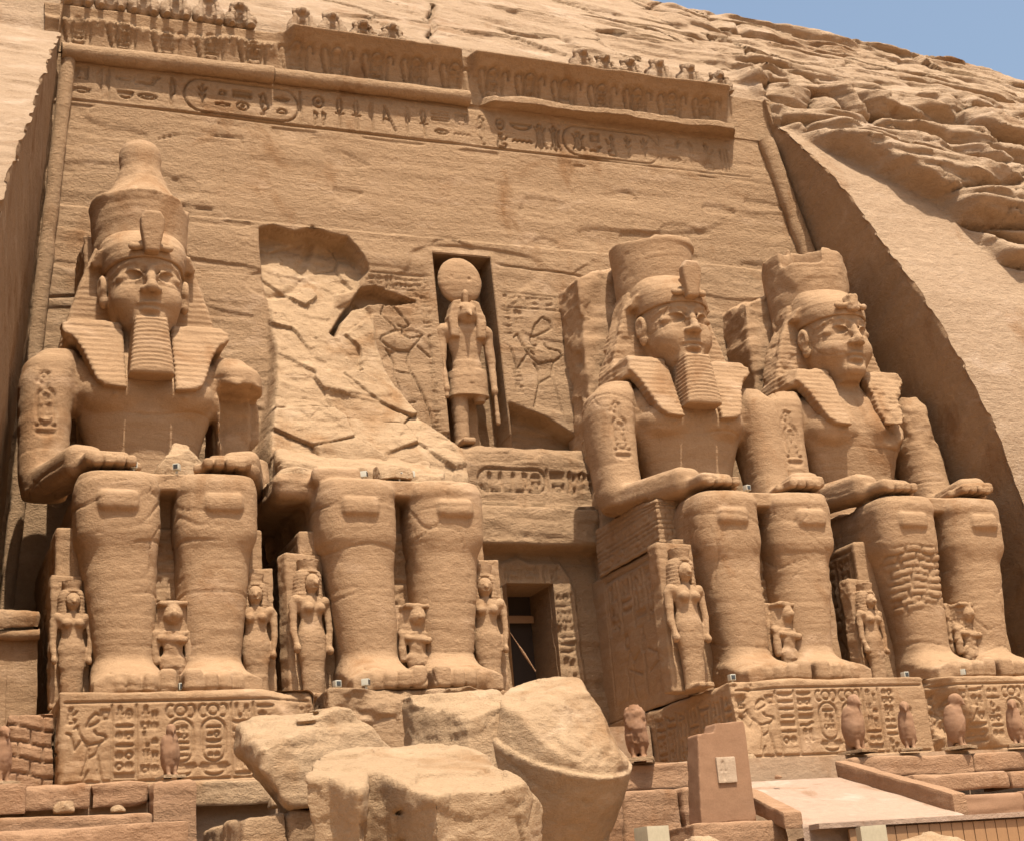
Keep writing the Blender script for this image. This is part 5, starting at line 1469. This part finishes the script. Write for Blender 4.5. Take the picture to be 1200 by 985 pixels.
bd = thing("board_fence", "brown wooden boards along the front edge of the ramp landing at bottom right", "boards", (18.2, -17.6, -6.0))
for i in range(44):
    x = -5.6+i*.30
    V, Q = carved_box((x, -.03, 0), (x+.285, .03, 1.02), .008, .14, None, .004, 0, 350+i); obj("board", V, Q, M_WOOD, bd)
V, Q = carved_box((-6.4, -.12, 1.05), (7.8, .5, 1.17), .02, .12, None, .008, 0, 349); obj("cap_rail", V, Q, M_DECK, bd)
V, Q = carved_box((-4.2, .3, .9), (9, 4.5, 1.1), .02, .2, None, .01, 0, 348); obj("landing", V, Q, M_DECK, bd)

# wooden door frame inside the entrance, with added shade panel and light-beam rod
t = thing("entrance_door", "wooden door frame with yellowish cross beams inside the doorway, backed by an added panel coloured as shade", "door", (13.48, 3.3, -.5))
for z, hh in ((4.35, .28), (1.75, .3)):
    V, Q = carved_box((-.84, -.1, z), (.84, .1, z+hh), .02, .1, None, .01, 0, 360); obj("beam", V, Q, M_WOOD, t)
for x in (-.84,):
    V, Q = carved_box((x, -.08, 0), (x+.18, .08, 5.3), .02, .1, None, .01, 0, 361); obj("post", V, Q, M_WOOD, t)
V, Q = carved_box((-.86, .2, -.4), (.86, .3, 5.4), .01, .12, None, .012, 0, 363); obj("shade_panel", V, Q, M_DARK, t)  # added panel, its dark colour stands in for the unlit passage
o = obj("light_beam_rod", *roll([(-.7, -1.0, 3.9), (.25, -1.0, 2.35)], .022, 362, 8), M_BLOCK)  # pale rod put in to draw a slanting beam of light
o.location = (13.3, 2.6, -.5); tag(o, "thin pale slanting rod standing in for a light beam across the dark doorway", "light beam")
def frame_dark():
    return open_box(-.82, .82, 2.6, 5.6, -.2, 5.3, 4)
# ================================================================== BOULDERS
def rock(vol, off, seed, amp=.06, strata=.05, facet=.07, fsize=1.3):
    V, Q = vol.mesh(); return weather(V, Q, amp, strata, off, 1.0, seed, .4, facet, fsize, .035), Q
# crown of the fallen colossus
v = Vol((-2.2, -2.2, -4.2), (2.2, 2.2, 2.4), .055)
v.add(loft([-4.0, -2.5, -.8, -.1, .06], 0, 0, [1.38, 1.53, 1.64, 1.68, 1.68], [1.38, 1.53, 1.64, 1.68, 1.68], 2.0))
v.add(loft([-.3, .3, 1.0, 1.7], [0, .0, -.1, -.15], [0, .05, .25, .4], [1.60, 1.55, 1.4, 1.1], [1.60, 1.5, 1.25, .9], 2.2), .02)
halfspace_cut(v, (-.1, -1.45, .22), (.05, -.50, .86), .06, (-2.2, -2.2, .10), (2.2, 2.2, 2.4), lambda X, Y, Z: .22*fbm(X*.9, Y*.9, Z*.9, 4, 11)+.10*fbm(X*3, Y*3, Z*3, 3, 111))
halfspace_cut(v, (.9, 0, .75), (.75, -.1, .66), .08, (-2.2, -2.2, .10), (2.2, 2.2, 2.4), lambda X, Y, Z: .22*fbm(X*1.2, Y*1.2, Z*1.2, 4, 12))
halfspace_cut(v, (0, .3, 1.15), (-.25, .05, .97), .08, (-2.2, -2.2, .10), (2.2, 2.2, 2.4), lambda X, Y, Z: .2*fbm(X*1.0, Y*1.0, Z*1.0, 4, 13))
V, Q = rock(v, (3, 1, 7), 401, .03, .015, .035, .6)
V = V@np.array(mm(roty(.17), rotx(.52))).T
o = obj("crown_boulder", V, Q, M_ROCK); o.location = (6.93, -15.3, -2.75)
tag(o, "huge fallen crown fragment with a smooth tapered drum and rim, in front of the doorway", "boulder")
# broken block leaning at its left
v = Vol((-1.6, -1.6, -2), (1.6, 1.6, 2.2), .06)
v.add(rbox((0, 0, 0), (.95, 1.2, 1.9), .12))
halfspace_cut(v, (0, -.9, 1.05), (-.25, -.55, .8), .06, None, None, lambda X, Y, Z: .25*fbm(X*1.1, Y*1.1, Z*1.1, 4, 14))
halfspace_cut(v, (-.85, 0, 0), (-1, -.5, .1), .06, None, None, lambda X, Y, Z: .12*fbm(X*1.1, Y*1.1, Z*1.1, 4, 15))
halfspace_cut(v, (.2, -1.05, 0), (.25, -1, .05), .06, None, None, lambda X, Y, Z: .10*fbm(X*1.1, Y*1.1, Z*1.1, 4, 16))
V, Q = rock(v, (9, 1, 7), 402, .05, .05); o = obj("broken_boulder", V, Q, M_ROCK); o.location = (4.85, -14.6, -3.15)
tag(o, "squat broken block wedged against the left side of the crown fragment", "boulder")
# large front boulder with a concave fold
PA = [(-2.42, -.2), (-2.0, -.35), (-1.68, -1.14), (-1.42, -.75), (-1.22, -.05), (-1.0, -.25), (-.5, -1.65), (-.05, -1.3), (.6, -1.5), (1.3, -1.2), (1.95, -.6), (2.1, .2), (1.5, 1.4), (.2, 2.3), (-.8, 1.9), (-1.9, 1.0)]
def pa(X, Y, Z):
    return poly_sd(X, Y, PA)+.13*np.maximum(1.5-Z, 0)
v = Vol((-2.8, -2.1, -2.4), (2.6, 2.6, 3.2), .055)
v.add((pa, (-2.7, -2.0, -2.3), (2.5, 2.5, 3.1)))
halfspace_cut(v, (0, -.3, 1.6), (0, -.34, .94), .04, None, None, lambda X, Y, Z: .10*fbm(X*.8, Y*.8, Z*.8, 4, 17)+.03*smooth(.0, .12, fbm(X*.5, Y*1.6, Z*2, 4, 18))+.03*fbm(X*3, Y*3, Z*3, 3, 27))
halfspace_cut(v, (1.45, -.9, 1.22), (.72, -.25, .64), .08, None, None, lambda X, Y, Z: .12*fbm(X*1.0, Y*1.0, Z*1.0, 4, 19))
halfspace_cut(v, (1.95, -.6, .4), (.9, -.35, .22), .10, None, None, lambda X, Y, Z: .10*fbm(X*1.0, Y*1.0, Z*1.0, 4, 20))
v.cut(cone((-.78, -1.2, .95), (-.78, -.3, .95), .07, .06), .04); v.cut(cone((-.80, -1.2, .42), (-.80, -.3, .42), .07, .06), .04)
V, Q = rock(v, (15, 1, 7), 403, .04, .025); o = obj("split_boulder", V, Q, M_ROCK); o.location = (2.25, -20.2, -5.35)
tag(o, "largest front boulder with flat sunlit top and a deep vertical fold, bottom centre", "boulder")
# boulder behind it with an undercut left nose
v = Vol((-2.2, -1.8, -2.2), (2.2, 1.8, 2.0), .06)
v.add(rbox((.15, 0, -.4), (1.75, 1.3, 1.9), .2))
halfspace_cut(v, (-1.2, -.9, .92), (-.34, -.36, .86), .07, None, None, lambda X, Y, Z: .2*fbm(X*.9, Y*.9, Z*.9, 4, 21)+.10*smooth(0, .2, vnoise(X*.8, Y*.8, Z*3, 22)))
halfspace_cut(v, (-1.66, -.6, .56), (-.80, .12, -.58), .07, None, None, lambda X, Y, Z: .15*fbm(X*.9, Y*.9, Z*.9, 4, 23))
halfspace_cut(v, (-.35, -1.1, 0), (.35, -1, .25), .07, None, None, lambda X, Y, Z: .15*fbm(X*.9, Y*.9, Z*.9, 4, 24))
halfspace_cut(v, (1.4, 0, .6), (.7, .1, .7), .07, None, None, lambda X, Y, Z: .2*fbm(X*.9, Y*.9, Z*.9, 4, 25))
halfspace_cut(v, (0, 0, -.52), (0, 0, -1), .05)
V, Q = rock(v, (21, 1, 7), 404, .05, .06); o = obj("pointed_boulder", V, Q, M_ROCK); o.location = (1.3, -16.2, -3.45)
tag(o, "boulder with an undercut pointed nose at its left, behind the largest boulder", "boulder")
# loose stones
def small_stone(seed, sx, sy, sz):
    v = Vol((-sx-.2, -sy-.2, -sz-.2), (sx+.2, sy+.2, sz+.2), max(.03, sx/22))
    v.add(rbox((0, 0, 0), (sx, sy, sz), .3*min(sx, sy, sz)))
    r = random.Random(seed)
    for q in range(5):
        n_ = (r.uniform(-1, 1), r.uniform(-1, .3), r.uniform(-.1, 1)); L = math.sqrt(sum(a*a for a in n_))
        halfspace_cut(v, tuple(.62*a/L*b for a, b in zip(n_, (sx, sy, sz))), n_, .03)
    V, Q = v.mesh(); return weather(V, Q, .12*sx, .06*sx, (seed, 0, 0), .8/sx, seed, .2, .05*sx, .9*sx), Q
for i, (x, y, z, a, b, c, lab) in enumerate([(.66, -3.7, 7.2, .85, .6, .75, "big loose rock lying in the lap of the leftmost colossus"),
        (16.7, 1.6, 10.0, .45, .4, .4, "stone lying on the ledge at the right end of the niche floor"),
        (2.9, -15.2, -3.3, .5, .4, .6, "rubble stone between the pedestal and the pointed boulder"),
        (3.6, -13.6, -3.0, .6, .4, .5, "rubble stone left of the broken block"),
        (4.2, -19.9, -6.3, .9, .7, .8, "stone at the foot of the largest boulder"),
        (9.4, -17.2, -5.35, .9, .6, .4, "flat lit stone at the bottom centre, left of the tapered slab"),
        (11.2, -18.4, -5.5, 1.2, .7, .40, "long flat stone along the bottom edge under the tapered slab"),
        (13.4, -19.4, -5.6, 1.4, .7, .40, "rough flat stone at the bottom edge below the ramp"),
        (.4, -14.6, -4.7, .45, .4, .4, "pale stone at the bottom left between the wall and the largest boulder"),
        (6.75, -5.0, 6.75, .5, .6, .3, "slab of rubble on the lap of the broken colossus")]):
    V, Q = small_stone(500+i, a, b, c); o = obj("loose_stone", V, Q, M_ROCK); o.location = (x, y, z); tag(o, lab, "stone")

RUB = [(-3.4, -12.3, -3.34, .22, "small rubble stone on the left ledge under the rough wall"), (-2.3, -12.6, -3.42, .16, "pebble on the left ledge near the falcon's block"), (1.2, -12.3, -3.42, .25, "rubble stone on the step right of the falcon's block"), (2.4, -12.2, -2.75, .2, "chip of stone on top of the low wall behind the pointed boulder"), (9.0, -11.6, -2.70, .25, "chip of stone on the terrace beside the stump of a falcon"), (14.6, -10.4, -2.70, .22, "stone on the terrace at the upper end of the ramp"), (13.4, -13.6, -3.45, .10, "reddish chip lying on the ramp paving"), (24.0, -12.6, -3.45, .2, "rubble stone on the step at the right edge"), (4.6, -7.0, -.30, .3, "stone chunk on the broken pedestal under the broken colossus"), (8.4, -7.2, -.42, .34, "stone chunk behind the crown fragment, at the broken colossus's feet")]
for i, (x, y, z, a, lab) in enumerate(RUB):
    V, Q = small_stone(620+i, a, a*.8, a*.6); o = obj("loose_stone", V, Q, M_BLOCK if i == 6 else M_ROCK); o.location = (x, y, z+a*.3); tag(o, lab, "stone")

# ================================================================== FLOODLIGHTS (switched off, by day)
def lamp_parts(t):
    V, Q = carved_box((-.10, -.10, .05), (.10, .12, .26), .03, .04, None, 0, 0, 1, faces='FBLRTD'); obj("housing", V, Q, M_LAMP, t)
    V, Q = carved_box((-.07, -.115, .085), (.07, -.095, .225), .008, .03, None, 0, 0, 1, faces='FBLRTD'); obj("lens", V, Q, M_GLASS, t)
    V, Q = carved_box((-.03, -.03, -.05), (.03, .03, .06), .01, .03, None, 0, 0, 1, faces='FBLRTD'); obj("stem", V, Q, M_LAMP, t)
LAMPS = [(-.98, -5.5, 6.40, .1, "small white floodlight on the right knee of the leftmost colossus"), (.22, -5.4, 6.42, -.5, "small white floodlight between the knees of the leftmost colossus"),
         (5.75, -5.2, 6.45, 1.0, "left one of the floodlights on the lap of the broken colossus"), (6.8, -5.3, 6.42, .0, "middle one of the floodlights on the lap of the broken colossus"), (7.3, -4.9, 6.6, -1.0, "right one of the floodlights on the lap of the broken colossus"),
         (.10, -6.6, .05, .0, "small floodlight between the feet of the leftmost colossus"), (4.2, -6.9, .0, .2, "floodlight on the pedestal beside the large queen statue"), (4.95, -7.1, .0, .9, "tilted floodlight beside the left foot of the broken colossus"),
         (18.75, -5.1, 6.45, .2, "floodlight on the lap of the third colossus"), (16.3, -6.9, -.02, .0, "floodlight at the left end of the third colossus's pedestal"), (22.6, -6.7, 0, .1, "floodlight at the right end of the third colossus's pedestal"), (24.6, -7.0, .0, .6, "floodlight beside the foot of the rightmost colossus")]
proto = None
for x, y, z, rz, lab in LAMPS:
    if proto is None:
        proto = thing("floodlight", lab, "floodlight", (x, y, z), rz, "small floodlights on the colossi", .9); lamp_parts(proto)
    else: dup(proto, (x, y, z), rz, lab, "small floodlights on the colossi", .9)
proto = None
for x, y, z, sc, rz, lab in [(7.15, -19, -5.6, 1.0, .2, "beige floodlight box at the bottom edge in front of the crown fragment"), (12.1, -19.2, -5.85, 1.0, -.35, "beige floodlight box at the bottom edge below the ramp"), (5.72, -19, -5.72, .82, .1, "lower beige floodlight box at the bottom edge, left of the other two")]:
    if proto is None:
        proto = thing("floodlight_box", lab, "floodlight", (x, y, z), rz, "beige floodlight boxes at the bottom edge", sc)
        V, Q = carved_box((-.27, -.22, .15), (.27, .22, .82), .02, .06, None, 0, 0, 1, faces='FBLRTD'); obj("housing", V, Q, M_BEIGE, proto)
        V, Q = carved_box((-.05, -.05, -1.0), (.05, .05, .16), .01, .05, None, 0, 0, 1); obj("post", V, Q, M_BEIGE, proto)
        V, Q = carved_box((-.22, .215, .22), (.22, .235, .75), .006, .06, None, 0, 0, 1, faces='FBLRTD'); obj("lens", V, Q, M_GLASS, proto)
    else: dup(proto, (x, y, z), rz, lab, "beige floodlight boxes at the bottom edge", sc)
